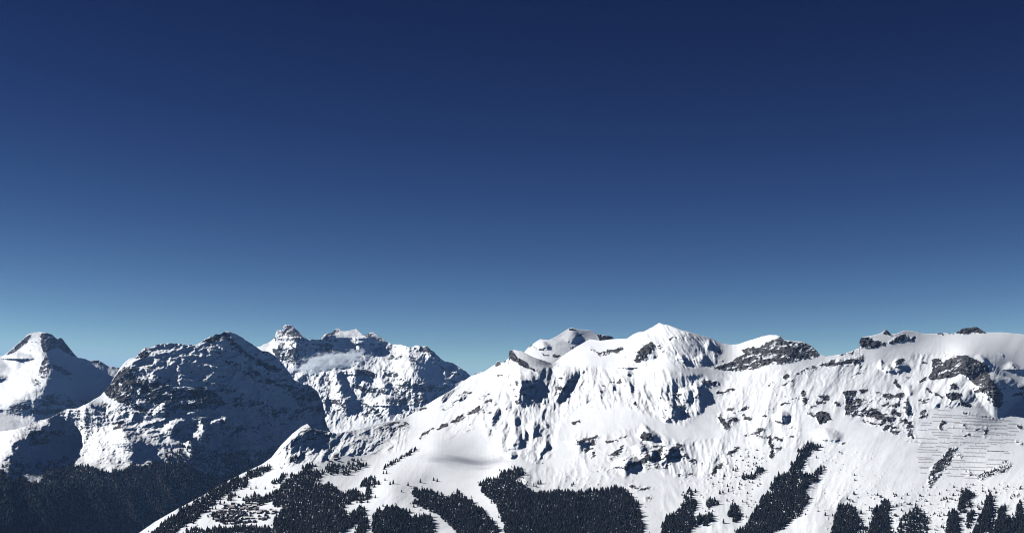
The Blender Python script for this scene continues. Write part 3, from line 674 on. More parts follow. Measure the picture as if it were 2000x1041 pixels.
ROCKS = [  # (outline, strength, part)
    ([(993, 686), (1000, 683), (1012, 699), (1025, 704), (1032, 714), (1048, 722), (1046, 726), (1030, 720), (1018, 715), (1005, 705), (993, 701)], 1.0, ('rock_outcrop', 'grey rock prow on the ridge with snow behind it')),
    ([(967, 707), (975, 705), (979, 711), (971, 714)], 1.0, None), ([(983, 704), (988, 703), (990, 706), (984, 708)], 1.0, None),
    ([(1243, 690), (1252, 680), (1262, 672), (1272, 667), (1281, 675), (1270, 690), (1258, 700), (1243, 708), (1237, 704)], 0.85, ('rock_face', 'dark shaded rock face left below the pointed summit')),
    ([(1392, 717), (1410, 712), (1428, 705), (1440, 697), (1456, 690), (1445, 684), (1470, 677), (1490, 671), (1502, 664), (1515, 660), (1525, 656), (1531, 664), (1545, 667), (1570, 668), (1585, 676), (1597, 688), (1602, 694), (1580, 700),
      (1555, 705), (1530, 711), (1505, 712), (1495, 714), (1475, 721), (1440, 724), (1410, 724)], 0.72, ('cliff', 'long grey cliff under the rounded snow cap on the ridge')),
    ([(1679, 664), (1683, 658), (1700, 659), (1708, 665), (1722, 667), (1731, 670), (1724, 675), (1705, 680), (1680, 679)], 0.9, ('rock_outcrop', 'banded grey rock block at the left end of the snow plateau')),
    ([(1722, 650), (1731, 642), (1738, 650), (1741, 655), (1725, 653)], 1.0, None),
    ([(1735, 668), (1750, 658), (1765, 652), (1773, 656), (1776, 664), (1765, 666), (1750, 670), (1738, 672)], 0.85, ('rock_outcrop', 'grey rock outcrop on the snow dome')),
    ([(1775, 663), (1788, 656), (1791, 660), (1780, 668)], 0.9, None),
    ([(1866, 651), (1878, 642), (1893, 639), (1908, 637), (1918, 644), (1927, 650), (1905, 651), (1885, 653)], 0.95, ('rock_outcrop', 'dark rock cap on the skyline of the snow plateau')),
    ([(1820, 701), (1835, 698), (1841, 707), (1858, 698), (1863, 691), (1875, 694), (1888, 693), (1901, 698), (1915, 707), (1928, 713), (1932, 721), (1933, 738), (1943, 747), (1953, 759), (1955, 772), (1949, 780), (1939, 778), (1926, 772),
      (1915, 764), (1909, 755), (1896, 745), (1888, 734), (1875, 730), (1858, 738), (1841, 740), (1825, 741), (1808, 741), (1820, 726)], 0.82, ('crag', 'big blocky grey crag standing out of the snow')),
    ([(1936, 772), (1957, 768), (1960, 785), (1952, 798), (1940, 792)], 0.8, None), ([(1793, 745), (1810, 734), (1808, 744), (1799, 747)], 0.95, None), ([(1846, 768), (1862, 764), (1877, 768), (1875, 781), (1858, 782), (1846, 773)], 0.95, ('rock_outcrop', 'dark rock step below the blocky crag')),
    ([(1873, 781), (1896, 789), (1897, 796), (1876, 791)], 0.95, None), ([(1854, 751), (1865, 745), (1871, 760), (1854, 760)], 0.8, None),
    ([(1650, 768), (1660, 768), (1682, 778), (1683, 790), (1668, 800), (1690, 802), (1685, 812), (1665, 813), (1650, 810)], 0.72, ('rock_band', 'dark broken rock bands above the smooth avalanche slope')),
    ([(1690, 763), (1760, 768), (1790, 800), (1780, 850), (1740, 840), (1690, 815), (1680, 790)], 0.30, None),
    ([(1595, 805), (1605, 802), (1620, 806), (1622, 815), (1615, 825), (1600, 827), (1594, 815)], 1.0, ('rock_outcrop', 'lone dark rock knob below the ridge')),
    ([(1250, 848), (1258, 842), (1270, 845), (1279, 855), (1268, 861), (1252, 858)], 0.95, ('rock_outcrop', 'dark rock under the curved snow cornice')),
    ([(1812, 937), (1818, 915), (1825, 905), (1840, 895), (1850, 880), (1855, 873), (1872, 872), (1862, 885), (1858, 900), (1848, 915), (1835, 928), (1822, 945), (1815, 958)], 0.62, ('rock_gully', 'dark gully cutting through the avalanche barriers')),
    ([(1794, 817), (1800, 800), (1813, 800), (1808, 817)], 0.75, None), ([(1832, 838), (1840, 820), (1847, 823), (1838, 840)], 0.85, None), ([(1984, 830), (1992, 826), (1999, 836), (1992, 838)], 0.9, None),
    ([(1936, 918), (1965, 898), (1980, 905), (1966, 922), (1948, 926)], 0.46, None), ([(1905, 930), (1935, 915), (1945, 925), (1915, 940)], 0.42, None),
    ([(592, 836), (602, 830), (640, 840), (650, 852), (620, 860), (585, 858), (570, 868), (575, 855)], 0.56, None), ([(735, 832), (775, 822), (798, 824), (800, 834), (770, 842), (740, 840)], 0.5, None),
    ([(855, 800), (885, 772), (915, 758), (925, 765), (900, 785), (870, 802)], 0.40, None), ([(1405, 705), (1415, 700), (1412, 706)], 0.5, None),
    ([(1215, 900), (1240, 880), (1275, 868), (1330, 872), (1325, 890), (1300, 912), (1250, 918)], 0.40, None),
]
for p, s, part in ROCKS:
    add_rock(M, p, s, part=part)
STROKES = [
    ([(1152, 680), (1166, 690)], 3, .75), ([(1170, 692), (1184, 688), (1200, 686), (1216, 681)], 4.5, .75), ([(1310, 664), (1325, 659), (1345, 653)], 3.5, .55), ([(1278, 672), (1290, 680), (1302, 690)], 5, .45),
    ([(1612, 712), (1640, 708), (1665, 706), (1680, 702)], 5, 1), ([(1558, 730), (1580, 721), (1604, 713)], 3, .75), ([(1642, 690), (1650, 688)], 2.5, .8), ([(1660, 692), (1668, 688)], 3, .8), ([(1684, 695), (1687, 697)], 2, 1),
    ([(1650, 766), (1672, 765)], 2.5, .9), ([(1680, 764), (1690, 762)], 3.5, 1), ([(1725, 772), (1745, 774), (1760, 772)], 5, .9), ([(1725, 790), (1745, 792), (1757, 790)], 4, .85), ([(1692, 804), (1705, 806), (1718, 808), (1726, 818), (1742, 820)], 8, .9),
    ([(1685, 822), (1720, 829), (1755, 836)], 3, .8), ([(1725, 836), (1755, 845)], 3.5, .75), ([(1747, 746), (1757, 755)], 4, .95), ([(1768, 788), (1772, 806)], 4, .95), ([(1745, 804), (1756, 807)], 4, .95), ([(1764, 822), (1776, 824)], 3.5, .9),
    ([(1772, 836), (1778, 830), (1780, 845)], 3, .8), ([(1775, 845), (1783, 852)], 4, .8), ([(1800, 782), (1808, 785)], 4.5, .95), ([(1812, 760), (1825, 768), (1840, 776)], 3, .8), ([(1795, 786), (1812, 780)], 3, .6),
    ([(1570, 766), (1573, 784)], 4, .95), ([(1598, 773), (1616, 776)], 3, .75), ([(1598, 786), (1616, 780)], 3, .8), ([(1576, 792), (1588, 793)], 3, .9), ([(1578, 806), (1588, 812)], 4, .8), ([(1540, 780), (1560, 778)], 2, .7),
    ([(1632, 785), (1636, 790)], 3, .8), ([(1371, 744), (1382, 748), (1400, 748)], 3.2, 1), ([(1402, 767), (1415, 765), (1430, 760)], 3.4, .85), ([(1405, 815), (1412, 824), (1421, 833)], 5, .9), ([(1426, 822), (1438, 818)], 5, .9),
    ([(1450, 800), (1459, 795)], 4, .85), ([(1452, 812), (1463, 818)], 4.2, .9), ([(1435, 806), (1450, 802)], 2.2, .7), ([(1420, 800), (1428, 798)], 2.6, .8), ([(1502, 752), (1508, 748)], 3, .7), ([(1530, 735), (1540, 734)], 2.6, .9),
    ([(1530, 752), (1546, 742)], 2.6, .7), ([(1525, 790), (1545, 787)], 2, .7), ([(1492, 804), (1506, 797)], 2, .6), ([(1490, 813), (1498, 813)], 2, .8), ([(1470, 846), (1490, 838)], 4, .75), ([(1478, 852), (1492, 852)], 3, .7), ([(1446, 850), (1462, 852)], 3, .5),
    ([(1503, 855), (1508, 872), (1508, 890)], 4.4, .9), ([(1515, 855), (1526, 857)], 4, .7), ([(1515, 878), (1523, 876)], 5, .6), ([(1535, 850), (1552, 853)], 2.4, .6), ([(1522, 838), (1545, 834), (1562, 840)], 3, .45), ([(1422, 885), (1441, 875)], 3.2, 1),
    ([(1395, 920), (1411, 907)], 3.6, .95), ([(1388, 926), (1397, 921)], 2.4, .8), ([(1348, 900), (1358, 901)], 2.6, .8), ([(1322, 928), (1330, 925)], 2.2, .9), ([(1346, 926), (1352, 924)], 2, .9),
    ([(1130, 862), (1145, 858), (1160, 856), (1156, 866)], 5, .9), ([(1163, 852), (1168, 854)], 2.4, 1), ([(1185, 864), (1205, 858)], 2.8, .9), ([(1210, 855), (1226, 851)], 2.8, .8), ([(1192, 893), (1200, 888), (1216, 875)], 5.5, .85),
    ([(1225, 912), (1240, 905), (1255, 900), (1265, 895)], 6.5, .9), ([(1232, 905), (1246, 915)], 4, .7), ([(1255, 868), (1262, 880), (1265, 895)], 5, .72), ([(1275, 897), (1285, 888), (1291, 876)], 6.5, .88), ([(1303, 892), (1312, 882), (1327, 871)], 7, .9),
    ([(1284, 911), (1298, 908), (1304, 900)], 5, .7), ([(1143, 881), (1157, 875)], 3, .8), ([(1158, 884), (1160, 890)], 3.6, .8), ([(1318, 893), (1342, 890)], 3, .8), ([(1350, 899), (1355, 900)], 3, .9), ([(1235, 950), (1256, 955)], 3.6, .75),
    ([(1260, 952), (1273, 953)], 2.4, .7), ([(1262, 975), (1270, 970)], 5, .5), ([(1170, 918), (1192, 914)], 4, .46), ([(1205, 917), (1213, 905)], 4, .6), ([(888, 825), (895, 818), (906, 811)], 4.6, .95), ([(915, 808), (925, 803), (936, 796)], 4.6, .9),
    ([(950, 785), (965, 784), (966, 794)], 4.6, .55), ([(945, 802), (960, 805)], 3, .6), ([(932, 779), (955, 770)], 2.4, .6), ([(818, 801), (831, 795)], 4, .95), ([(855, 838), (871, 828)], 2.8, .8), ([(818, 857), (830, 846), (846, 836)], 2.8, .75),
    ([(912, 843), (924, 835)], 2, .7), ([(916, 828), (922, 820)], 2, .6), ([(998, 740), (1005, 736)], 3, .6), ([(1022, 747), (1050, 742)], 3, .55), ([(1022, 755), (1050, 752)], 2.5, .55), ([(1086, 767), (1100, 768)], 4, .75), ([(1092, 758), (1103, 760)], 4.5, .95),
    ([(1085, 780), (1095, 778)], 3, .6), ([(1060, 724), (1085, 716), (1105, 714)], 2.6, .45), ([(1015, 780), (1025, 772)], 4, .7), ([(1118, 826), (1132, 822)], 2.4, .9), ([(1148, 817), (1153, 817)], 1.8, .9), ([(1190, 746), (1215, 745)], 2.4, .8),
    ([(1176, 753), (1182, 754)], 3, .8), ([(1150, 776), (1180, 776)], 3, .42), ([(1240, 785), (1243, 795)], 3, .8), ([(1312, 770), (1332, 772)], 3, .6), ([(1310, 790), (1335, 795)], 4.5, .55), ([(1300, 820), (1318, 818)], 3, .7), ([(1335, 780), (1345, 784)], 3, .6),
    ([(1338, 808), (1350, 805)], 1.8, .8), ([(1395, 694), (1410, 682)], 1.4, .5), ([(1662, 740), (1672, 730), (1682, 728)], 3.4, .5), ([(1668, 735), (1690, 718)], 1.6, .45), ([(1674, 720), (1680, 712)], 1.8, .5), ([(1800, 690), (1818, 711)], 1.0, .3),
    ([(1800, 708), (1820, 711)], 1.8, .8), ([(1845, 694), (1850, 690)], 2.6, .7), ([(1834, 650), (1839, 650)], 2, 1), ([(1852, 652), (1861, 651)], 1.6, .9), ([(1955, 692), (1960, 696)], 2, .8), ([(1975, 713), (1982, 718)], 2.6, .8), ([(1993, 758), (2006, 759)], 3, .9),
    ([(1929, 781), (1945, 788)], 3, .8), ([(1900, 757), (1910, 770), (1915, 775)], 2.4, .6), ([(1755, 706), (1760, 703)], 5, 1), ([(1757, 708), (1752, 712)], 3, .9), ([(1768, 737), (1780, 733)], 2.4, .6), ([(1880, 830), (1890, 833)], 3, .5),
    ([(1905, 838), (1920, 836)], 2.6, .5), ([(1880, 805), (1905, 810), (1935, 816), (1960, 818)], 2.4, .42), ([(1852, 793), (1858, 795)], 2.4, .9), ([(1820, 788), (1832, 792)], 3, .6), ([(1770, 860), (1800, 866)], 3, .35), ([(1923, 835), (1926, 848)], 2.6, .7),
    ([(1985, 860), (1996, 868)], 3.4, .7), ([(1870, 888), (1878, 890)], 3, .8), ([(1888, 920), (1895, 925)], 3.6, .85), ([(1885, 850), (1892, 849)], 2.8, .7), ([(646, 872), (655, 875)], 3, .5), ([(634, 878), (652, 876)], 3, .5), ([(652, 892), (660, 892)], 4, .55),
    ([(1640, 866), (1650, 864)], 2, .7), ([(1615, 846), (1622, 864)], 2, .35),
]
for p, w, s in STROKES:
    add_rock(M, p, s * 0.98, w * 1.15)
# small stones poking through
sp = np.zeros(PX.shape)
for poly, dens in [([(1580, 870), (1700, 880), (1760, 960), (1700, 1041), (1600, 1041), (1600, 930)], .27), ([(960, 905), (1160, 890), (1200, 930), (1160, 955), (1040, 945), (1000, 930)], .30), ([(1320, 900), (1470, 860), (1500, 930), (1420, 990), (1330, 960)], .36),
                   ([(1790, 800), (1990, 820), (1980, 900), (1880, 940), (1800, 930)], .24), ([(1690, 950), (1830, 940), (2000, 940), (2000, 1060), (1690, 1060)], .30), ([(540, 865), (600, 850), (620, 890), (540, 920)], .36), ([(1100, 760), (1240, 740), (1240, 800), (1110, 800)], .32),
                   ([(1500, 720), (1660, 715), (1660, 800), (1500, 800)], .26)]:
    sp = np.maximum(sp, box_blur(in_poly(PX, PY, poly).astype(float), 5) * dens)
nsp = fbm(PX / 6.0, PY / 3.6, 977, 3, 0.6)
M.rock = np.maximum(M.rock, sstep(0.55, 0.78, nsp + sp))
finish_layer(M, 'mountain', M_MAIN, 'broad sunlit snow mountain filling the right two thirds, with forest at its foot', steep_rock=0.66, steep_lo=0.40, steep_hi=0.68, steep_gate=True, rock_relief=22, min_slope=1.6, fine=(26, 5.0, 0.62), vert=0.22)
print('terrain done')
#REST
# ------------------------------------------------------------------ trees
def crown_template(tiers, sides, seed, jag=0.28):
    """unit conifer crown: height 1, base radius about 0.2; tiers of drooping, uneven branches"""
    r = np.random.default_rng(seed)
    co, fa = [], []
    for t in range(tiers):
        f = t / tiers
        z0 = 0.07 + 0.80 * f - 0.03
        z1 = min(1.0, 0.07 + 0.80 * f + 0.93 / tiers + 0.10)
        rad = 0.205 * (1 - f) ** 0.85 + 0.035
        b = len(co)
        ph = r.random() * 6.28
        for k in range(sides):
            a = ph + 2 * np.pi * (k + 0.3 * (r.random() - .5)) / sides
            q = rad * (1 + jag * (1 if k % 2 else -1) * (0.6 + 0.6 * r.random()))
            co.append((q * math.cos(a), q * math.sin(a), z0 + (0.05 if k % 2 == 0 else -0.02) * (0.5 + r.random())))
        co.append((0.012 * (r.random() - .5), 0.012 * (r.random() - .5), z1 if t < tiers - 1 else 1.0))
        for k in range(sides):
            fa.append((b + k, b + (k + 1) % sides, b + sides))
    return np.array(co), np.array(fa)

def trunk_template():
    co, fa = [], []
    for z, rd in ((-0.10, 0.018), (0.45, 0.010)):
        for k in range(5):
            a = 2 * np.pi * k / 5
            co.append((rd * math.cos(a), rd * math.sin(a), z))
    for k in range(5):
        j = (k + 1) % 5
        fa += [(k, j, 5 + j), (k, 5 + j, 5 + k)]
    return np.array(co), np.array(fa)

def forest_mesh(name, pts, hts, tmpl, label, mat=M_TREE, width=1.0):
    co_all, fa_all, off = [], [], 0
    idx = rng.integers(0, len(tmpl), len(hts))
    for t, (co, fa) in enumerate(tmpl):
        sel = np.nonzero(idx == t)[0]
        if not len(sel): continue
        a = rng.random(len(sel)) * 6.28
        ca, sa = np.cos(a)[:, None], np.sin(a)[:, None]
        h = hts[sel][:, None]
        wv = h * width * (0.85 + 0.3 * rng.random(len(sel)))[:, None]
        x = (co[None, :, 0] * ca - co[None, :, 1] * sa) * wv + pts[0][sel][:, None]
        y = (co[None, :, 0] * sa + co[None, :, 1] * ca) * wv + pts[1][sel][:, None]
        z = co[None, :, 2] * h + pts[2][sel][:, None] - 0.04 * h
        n = len(co)
        f = fa[None] + (np.arange(len(sel)) * n)[:, None, None] + off
        co_all.append(np.stack([x, y, z], -1).reshape(-1, 3)); fa_all.append(f.reshape(-1, 3)); off += n * len(sel)
    o = mesh_np(name, np.concatenate(co_all), np.concatenate(fa_all), mat, smooth=False)
    tag(o, label, None, None, 'stuff')
    return o

def fill(polys, sx, sy, dens=1.0, noise_cut=None, seed=0):
    """tree feet inside outlines given in the photograph"""
    xs, ys = [], []
    for poly in polys:
        d = dens
        if isinstance(poly, tuple): poly, d = poly
        p = np.array(poly, float)
        gx, gy = np.meshgrid(np.arange(p[:, 0].min(), p[:, 0].max(), sx), np.arange(p[:, 1].min(), p[:, 1].max(), sy))
        gx = gx.ravel() + (rng.random(gx.size) - .5) * sx * 1.1; gy = gy.ravel() + (rng.random(gy.size) - .5) * sy * 1.1
        wx = gx + 7 * fbm(gx / 10, gy / 10, 801 + seed, 4, .65); wy = gy + 6 * fbm(gx / 12, gy / 12, 811 + seed, 3)
        m = in_poly(wx, wy, p) & (rng.random(gx.size) < d)
        if noise_cut is not None:
            m &= fbm(gx / 16, gy / 9, 821 + seed, 3) > noise_cut
        xs.append(gx[m]); ys.append(gy[m])
    return np.concatenate(xs), np.concatenate(ys)

WOODS = {
 'centre': ('dense dark spruce wood at the bottom centre of the snow mountain', 'spruce in the dense central wood', [
    [(935, 945), (950, 937), (965, 934), (985, 922), (1005, 917), (1022, 916), (1024, 927), (1010, 932), (1005, 942), (1030, 949), (1025, 955), (1045, 962), (1065, 961), (1085, 959), (1110, 961), (1140, 959), (1160, 957), (1185, 956),
     (1200, 954), (1215, 954), (1224, 961), (1234, 972), (1245, 982), (1250, 1004), (1255, 1024), (1258, 1060), (990, 1060), (985, 1039), (985, 1027), (978, 1010), (973, 997), (968, 984), (955, 975), (940, 962)]]),
 'run': ('dark spruce wood between two pale ski runs, left of the centre', 'spruce in the wood between the ski runs', [
    [(801, 961), (815, 957), (840, 959), (860, 966), (880, 969), (898, 961), (905, 969), (920, 982), (935, 989), (942, 996), (955, 1009), (965, 1024), (975, 1044), (975, 1060), (905, 1060), (895, 1042), (880, 1027), (862, 1012), (850, 1002),
     (835, 997), (815, 987), (802, 985), (805, 980), (818, 978), (808, 969)],
    [(728, 1060), (728, 1012), (738, 994), (748, 999), (752, 994), (765, 994), (785, 994), (798, 1003), (805, 1013), (815, 1008), (835, 1007), (848, 1015), (850, 1032), (845, 1043), (860, 1060)],
    [(752, 993), (775, 991), (790, 1001), (798, 1012), (790, 1017), (765, 1007)], [(683, 1060), (690, 1047), (700, 1024), (715, 1014), (722, 1028), (712, 1043), (705, 1060)]]),
 'grove': ('round spruce grove on the open snow left of the centre', 'spruce in the round grove', [
    [(706, 946), (712, 939), (722, 932), (732, 935), (741, 943), (735, 950), (725, 952), (728, 962), (722, 974), (710, 979), (698, 984), (695, 977), (703, 970), (715, 962), (718, 950), (708, 952)],
    [(680, 960), (695, 958), (702, 965), (695, 977), (682, 982)]]),
 'left': ('large dark spruce wood right of the hillside village', 'spruce in the large wood beside the village', [
    [(528, 1060), (532, 1032), (540, 1008), (555, 992), (570, 981), (585, 968), (600, 958), (612, 949), (625, 944), (650, 948), (658, 958), (672, 963), (690, 960), (700, 965), (697, 977), (688, 983), (672, 988), (675, 1002), (680, 1010),
     (695, 995), (710, 991), (718, 1002), (712, 1017), (695, 1022), (680, 1032), (660, 1042), (660, 1060)],
    [(474, 977), (480, 971), (500, 965), (508, 967), (512, 974), (530, 964), (545, 953), (560, 938), (580, 925), (590, 918), (600, 910), (615, 904), (620, 907), (605, 917), (622, 922), (628, 931), (612, 947), (600, 957), (580, 972), (560, 986),
     (545, 992), (535, 987), (530, 977), (510, 987), (480, 987)],
    [(528, 947), (535, 941), (545, 935), (555, 925), (562, 928), (550, 938), (540, 947)], [(585, 917), (600, 910), (617, 903), (612, 908), (595, 917)], ([(640, 908), (665, 906), (690, 904), (715, 903), (720, 911), (700, 921), (675, 928), (650, 930), (625, 926)], .55),
    [(565, 902), (572, 895), (590, 887), (598, 887), (592, 892), (575, 902), (568, 908)], [(680, 898), (710, 899), (710, 901), (680, 900)], [(745, 915), (770, 901), (800, 884), (812, 876), (814, 879), (800, 888), (775, 903), (750, 916)]]),
 'edge': ('strip of dark spruce along the lower left edge of the sunlit slope', 'spruce on the lower left slope edge', [
    [(297, 1039), (310, 1028), (332, 1014), (347, 1003), (352, 993), (372, 984), (402, 966), (442, 943), (471, 932), (486, 932), (480, 947), (460, 957), (440, 970), (425, 977), (415, 987), (400, 999), (390, 1005), (385, 1014), (375, 1022), (362, 1026), (345, 1038),
     (335, 1060), (290, 1060)], [(395, 1060), (400, 1034), (450, 1031), (470, 1028), (500, 1031), (530, 1033), (530, 1060)], [(480, 926), (490, 921), (505, 915), (528, 911), (530, 916), (515, 924), (500, 932), (488, 937), (482, 932)],
    ([(360, 1036), (380, 1030), (400, 1034), (396, 1060), (350, 1060)], .6), ([(405, 1006), (430, 1000), (440, 1012), (470, 1018), (465, 1026), (420, 1022)], .45), [(470, 950), (478, 943), (484, 947), (474, 956)], [(440, 976), (452, 966), (456, 972), (446, 979)]]),
 'mid': ('spruce wood in the gully right of the centre', 'spruce in the small gully wood', [
    [(1290, 1060), (1292, 1032), (1300, 1013), (1312, 1005), (1325, 998), (1330, 988), (1345, 976), (1358, 976), (1360, 988), (1355, 1003), (1352, 1017), (1362, 1012), (1375, 1006), (1390, 1003), (1392, 1017), (1380, 1027), (1362, 1024), (1352, 1032), (1345, 1047),
     (1340, 1060)], [(1378, 988), (1388, 974), (1398, 976), (1405, 983), (1395, 988), (1385, 995)], [(1420, 1007), (1428, 988), (1440, 988), (1445, 1002), (1448, 1017), (1430, 1024), (1425, 1027), (1435, 1012)], ([(1330, 985), (1345, 955), (1362, 960), (1360, 978), (1345, 978)], .3)]),
 'right': ('steep spruce wood climbing the slope right of the centre', 'spruce in the steep climbing wood', [
    [(1425, 1060), (1440, 1037), (1460, 1023), (1470, 1003), (1480, 988), (1490, 969), (1500, 964), (1502, 954), (1515, 935), (1525, 926), (1540, 924), (1545, 909), (1555, 899), (1565, 884), (1575, 872), (1588, 876), (1575, 888), (1568, 898), (1572, 908), (1560, 918),
     (1570, 928), (1585, 928), (1595, 923), (1600, 937), (1580, 947), (1570, 962), (1580, 972), (1575, 987), (1565, 1002), (1545, 1017), (1530, 1032), (1510, 1040), (1505, 1060)], ([(1556, 882), (1575, 868), (1592, 868), (1607, 874), (1595, 882), (1575, 900), (1560, 912)], .6),
    [(1588, 925), (1600, 913), (1612, 908), (1608, 920), (1600, 931)], ([(1446, 930), (1468, 926), (1482, 915), (1494, 912), (1490, 922), (1470, 936), (1452, 937)], .7)]),
 'far right': ('clumps of spruce below the avalanche barriers', 'spruce in the clumps below the barriers', [
    [(1622, 1060), (1625, 1027), (1632, 1008), (1638, 989), (1645, 984), (1660, 989), (1675, 1003), (1682, 1017), (1675, 1032), (1670, 1043), (1665, 1060)], [(1698, 1060), (1700, 1023), (1705, 1003), (1715, 988), (1725, 979), (1735, 976), (1738, 993), (1735, 1012),
     (1740, 1032), (1745, 1060)], ([(1745, 1060), (1750, 1042), (1760, 1012), (1775, 1003), (1790, 988), (1800, 1002), (1815, 1012), (1812, 1043), (1810, 1060)], .5), ([(1660, 1060), (1672, 1030), (1700, 1022), (1705, 1060)], .4),
    [(1872, 973), (1880, 962), (1888, 957), (1895, 963), (1904, 967), (1890, 980), (1885, 992), (1888, 1005), (1875, 1005)], [(1890, 988), (1895, 981), (1902, 988), (1895, 998)], [(1848, 1060), (1850, 1013), (1858, 998), (1866, 998), (1872, 1013), (1875, 1032), (1870, 1060)],
    [(1885, 1060), (1900, 1038), (1912, 1013), (1920, 993), (1925, 974), (1930, 966), (1938, 969), (1940, 988), (1938, 1008), (1930, 1032), (1925, 1060)], [(1945, 1060), (1945, 1013), (1952, 994), (1962, 984), (1966, 1003), (1968, 1060)],
    [(1975, 1060), (1980, 1023), (1988, 994), (1992, 979), (1998, 1003), (2010, 1060)], ([(1885, 1028), (1892, 1003), (1905, 994), (1900, 1013), (1892, 1032)], .7), ([(1925, 1060), (1940, 1020), (1980, 1010), (1985, 1060)], .5), [(2010, 1060), (2020, 993), (2100, 983), (2240, 973), (2240, 1060)]]),
}
near_t = [crown_template(5, 8, 100 + k) for k in range(5)]
far_t = [crown_template(3, 6, 200 + k, 0.3) for k in range(4)]
cand = []                                   # every near tree: px, py, world, height, wood
for w, (wl, tl, polys) in WOODS.items():
    x, y = fill(polys, 2.7, 3.0, 0.985, seed=len(w))
    nf = len(x) // 9                         # stragglers round the edge of the wood
    e = rng.integers(0, len(x), nf)
    x = np.concatenate([x, x[e] + rng.normal(0, 7, nf)]); y = np.concatenate([y, y[e] + rng.normal(-1, 5, nf)])
    X, Y, Z = surf(M, x, y)
    h = 17.0 * (0.5 + 0.8 * rng.random(len(x))) * (1 + 0.25 * fbm(x / 18, y / 14, 871, 2))
    h[-nf:] *= 0.6
    cand.append((w, x, y, X, Y, Z, h))
# lone trees on the open snow
LONE = [(733, 972), (752, 938), (762, 946), (768, 944), (749, 925), (755, 925), (797, 948), (821, 942), (847, 938), (854, 940), (1120, 946), (1117, 949), (1412, 962), (1423, 960), (1406, 964), (1421, 950), (1413, 1021), (1420, 978), (456, 954), (518, 955), (490, 955), (471, 955),
        (430, 984), (438, 986), (420, 972), (452, 968), (459, 966), (410, 998), (415, 994), (421, 994), (808, 990), (800, 1000), (1051, 945), (1056, 944), (1437, 920), (1432, 918), (1440, 916), (1612, 1006), (1682, 1003), (1655, 975), (1668, 965), (500, 953), (1508, 875)]
lx, ly = np.array(LONE, float).T
cand.append(('lone', lx, ly, *surf(M, lx, ly), 13.0 + 8 * rng.random(len(lx))))

size = np.concatenate([np.where((c[1] > 2) & (c[1] < 1998) & (c[2] < 1036), c[6] / c[4], 0) for c in cand])
size[-len(lx):] += 1.0                      # the lone trees all count as individuals
cut = np.sort(size)[-300]
vars_ = []
for k in range(4):
    co, fa = near_t[k]
    cm = bpy.data.meshes.new('crown'); cm.from_pydata(co.tolist(), [], fa.tolist()); cm.materials.append(M_TREE)
    tc, tf = trunk_template()
    tm = bpy.data.meshes.new('trunk'); tm.from_pydata(tc.tolist(), [], tf.tolist()); tm.materials.append(M_TRUNK)
    vars_.append((cm, tm))
pos = 0
for c in cand:
    w, x, y, X, Y, Z, h = c
    ind = size[pos:pos + len(x)] >= cut
    pos += len(x)
    if w == 'lone':
        label = None
    else:
        qx = np.quantile(x[ind], [.25, .75]) if ind.any() else (0, 0)
        qy = np.quantile(y[ind], [.3, .7]) if ind.any() else (0, 0)
    for i in np.nonzero(ind)[0]:
        if w == 'lone':
            u, vv = x[i], y[i]
            place = ('on the snow around the hillside village' if u < 540 else 'on the snow just below the round grove' if u < 745 and vv > 960 else 'on the snow just above the round grove' if u < 775 else
                     'on the open piste above the wood between the runs' if u < 900 else 'on the snow just above the big central wood' if u < 1200 else
                     'on the snow between the gully and steep woods' if u < 1500 else 'at the top of the snow beside the steep wood' if u < 1560 else 'on the snow right of the steep wood')
            label = 'lone dark spruce ' + place
        else:
            side = 'left part' if x[i] < qx[0] else 'right part' if x[i] > qx[1] else 'middle'
            lvl = 'upper' if y[i] < qy[0] else 'lowest' if y[i] > qy[1] else 'middle'
            label = 'tall dark ' + WOODS[w][1] + ', %s rows of its %s' % (lvl, side)
        grp = label
        cm, tm = vars_[int(rng.integers(0, 4))]
        t = bpy.data.objects.new('spruce_tree', None); COL.objects.link(t)
        t.location = (X[i], Y[i], Z[i] - 0.5); t.rotation_euler = (0, 0, rng.random() * 6.28)
        ww = h[i] * 1.35 * (0.85 + 0.3 * rng.random()); t.scale = (ww, ww, h[i])
        tag(t, label, 'tree', grp)
        for nm, me in (('crown', cm), ('trunk', tm)):
            o = bpy.data.objects.new(nm, me); COL.objects.link(o); o.parent = t
    if (~ind).any() and w != 'lone':
        forest_mesh('forest', (X[~ind], Y[~ind], Z[~ind]), h[~ind], near_t, WOODS[w][0], width=1.4)

# low scrub and young trees
x1, y1 = fill([([(1690, 965), (1830, 965), (1900, 945), (2010, 950), (2010, 1060), (1690, 1060)], .75)], 4.2, 3.8, noise_cut=0.10, seed=31)
x2, y2 = fill([([(1325, 960), (1400, 940), (1450, 915), (1500, 900), (1480, 960), (1400, 985), (1340, 990)], .16), ([(1480, 985), (1475, 965), (1440, 980), (1450, 1000)], .4), ([(1590, 870), (1640, 880), (1700, 900), (1720, 970), (1640, 1041), (1590, 1000)], .05),
               ([(1420, 880), (1470, 870), (1495, 880), (1490, 905), (1440, 915)], .2), ([(930, 950), (1010, 925), (1050, 950), (1000, 985), (960, 985)], .3), ([(1400, 925), (1410, 940), (1395, 950)], .3)], 5.0, 4.6, seed=37)
x3, y3 = fill([([(1815, 955), (1812, 935), (1830, 905), (1850, 880), (1872, 872), (1860, 900), (1835, 928)], .55), ([(1936, 918), (1965, 898), (1980, 905), (1966, 922), (1948, 926)], .5), ([(1905, 932), (1935, 915), (1945, 925), (1915, 940)], .5), ([(1860, 945), (1900, 945), (1880, 965), (1860, 970)], .3)], 4.0, 3.6, seed=41)
xs = np.concatenate([x1, x2, x3]); ys = np.concatenate([y1, y2, y3])
X, Y, Z = surf(M, xs, ys)
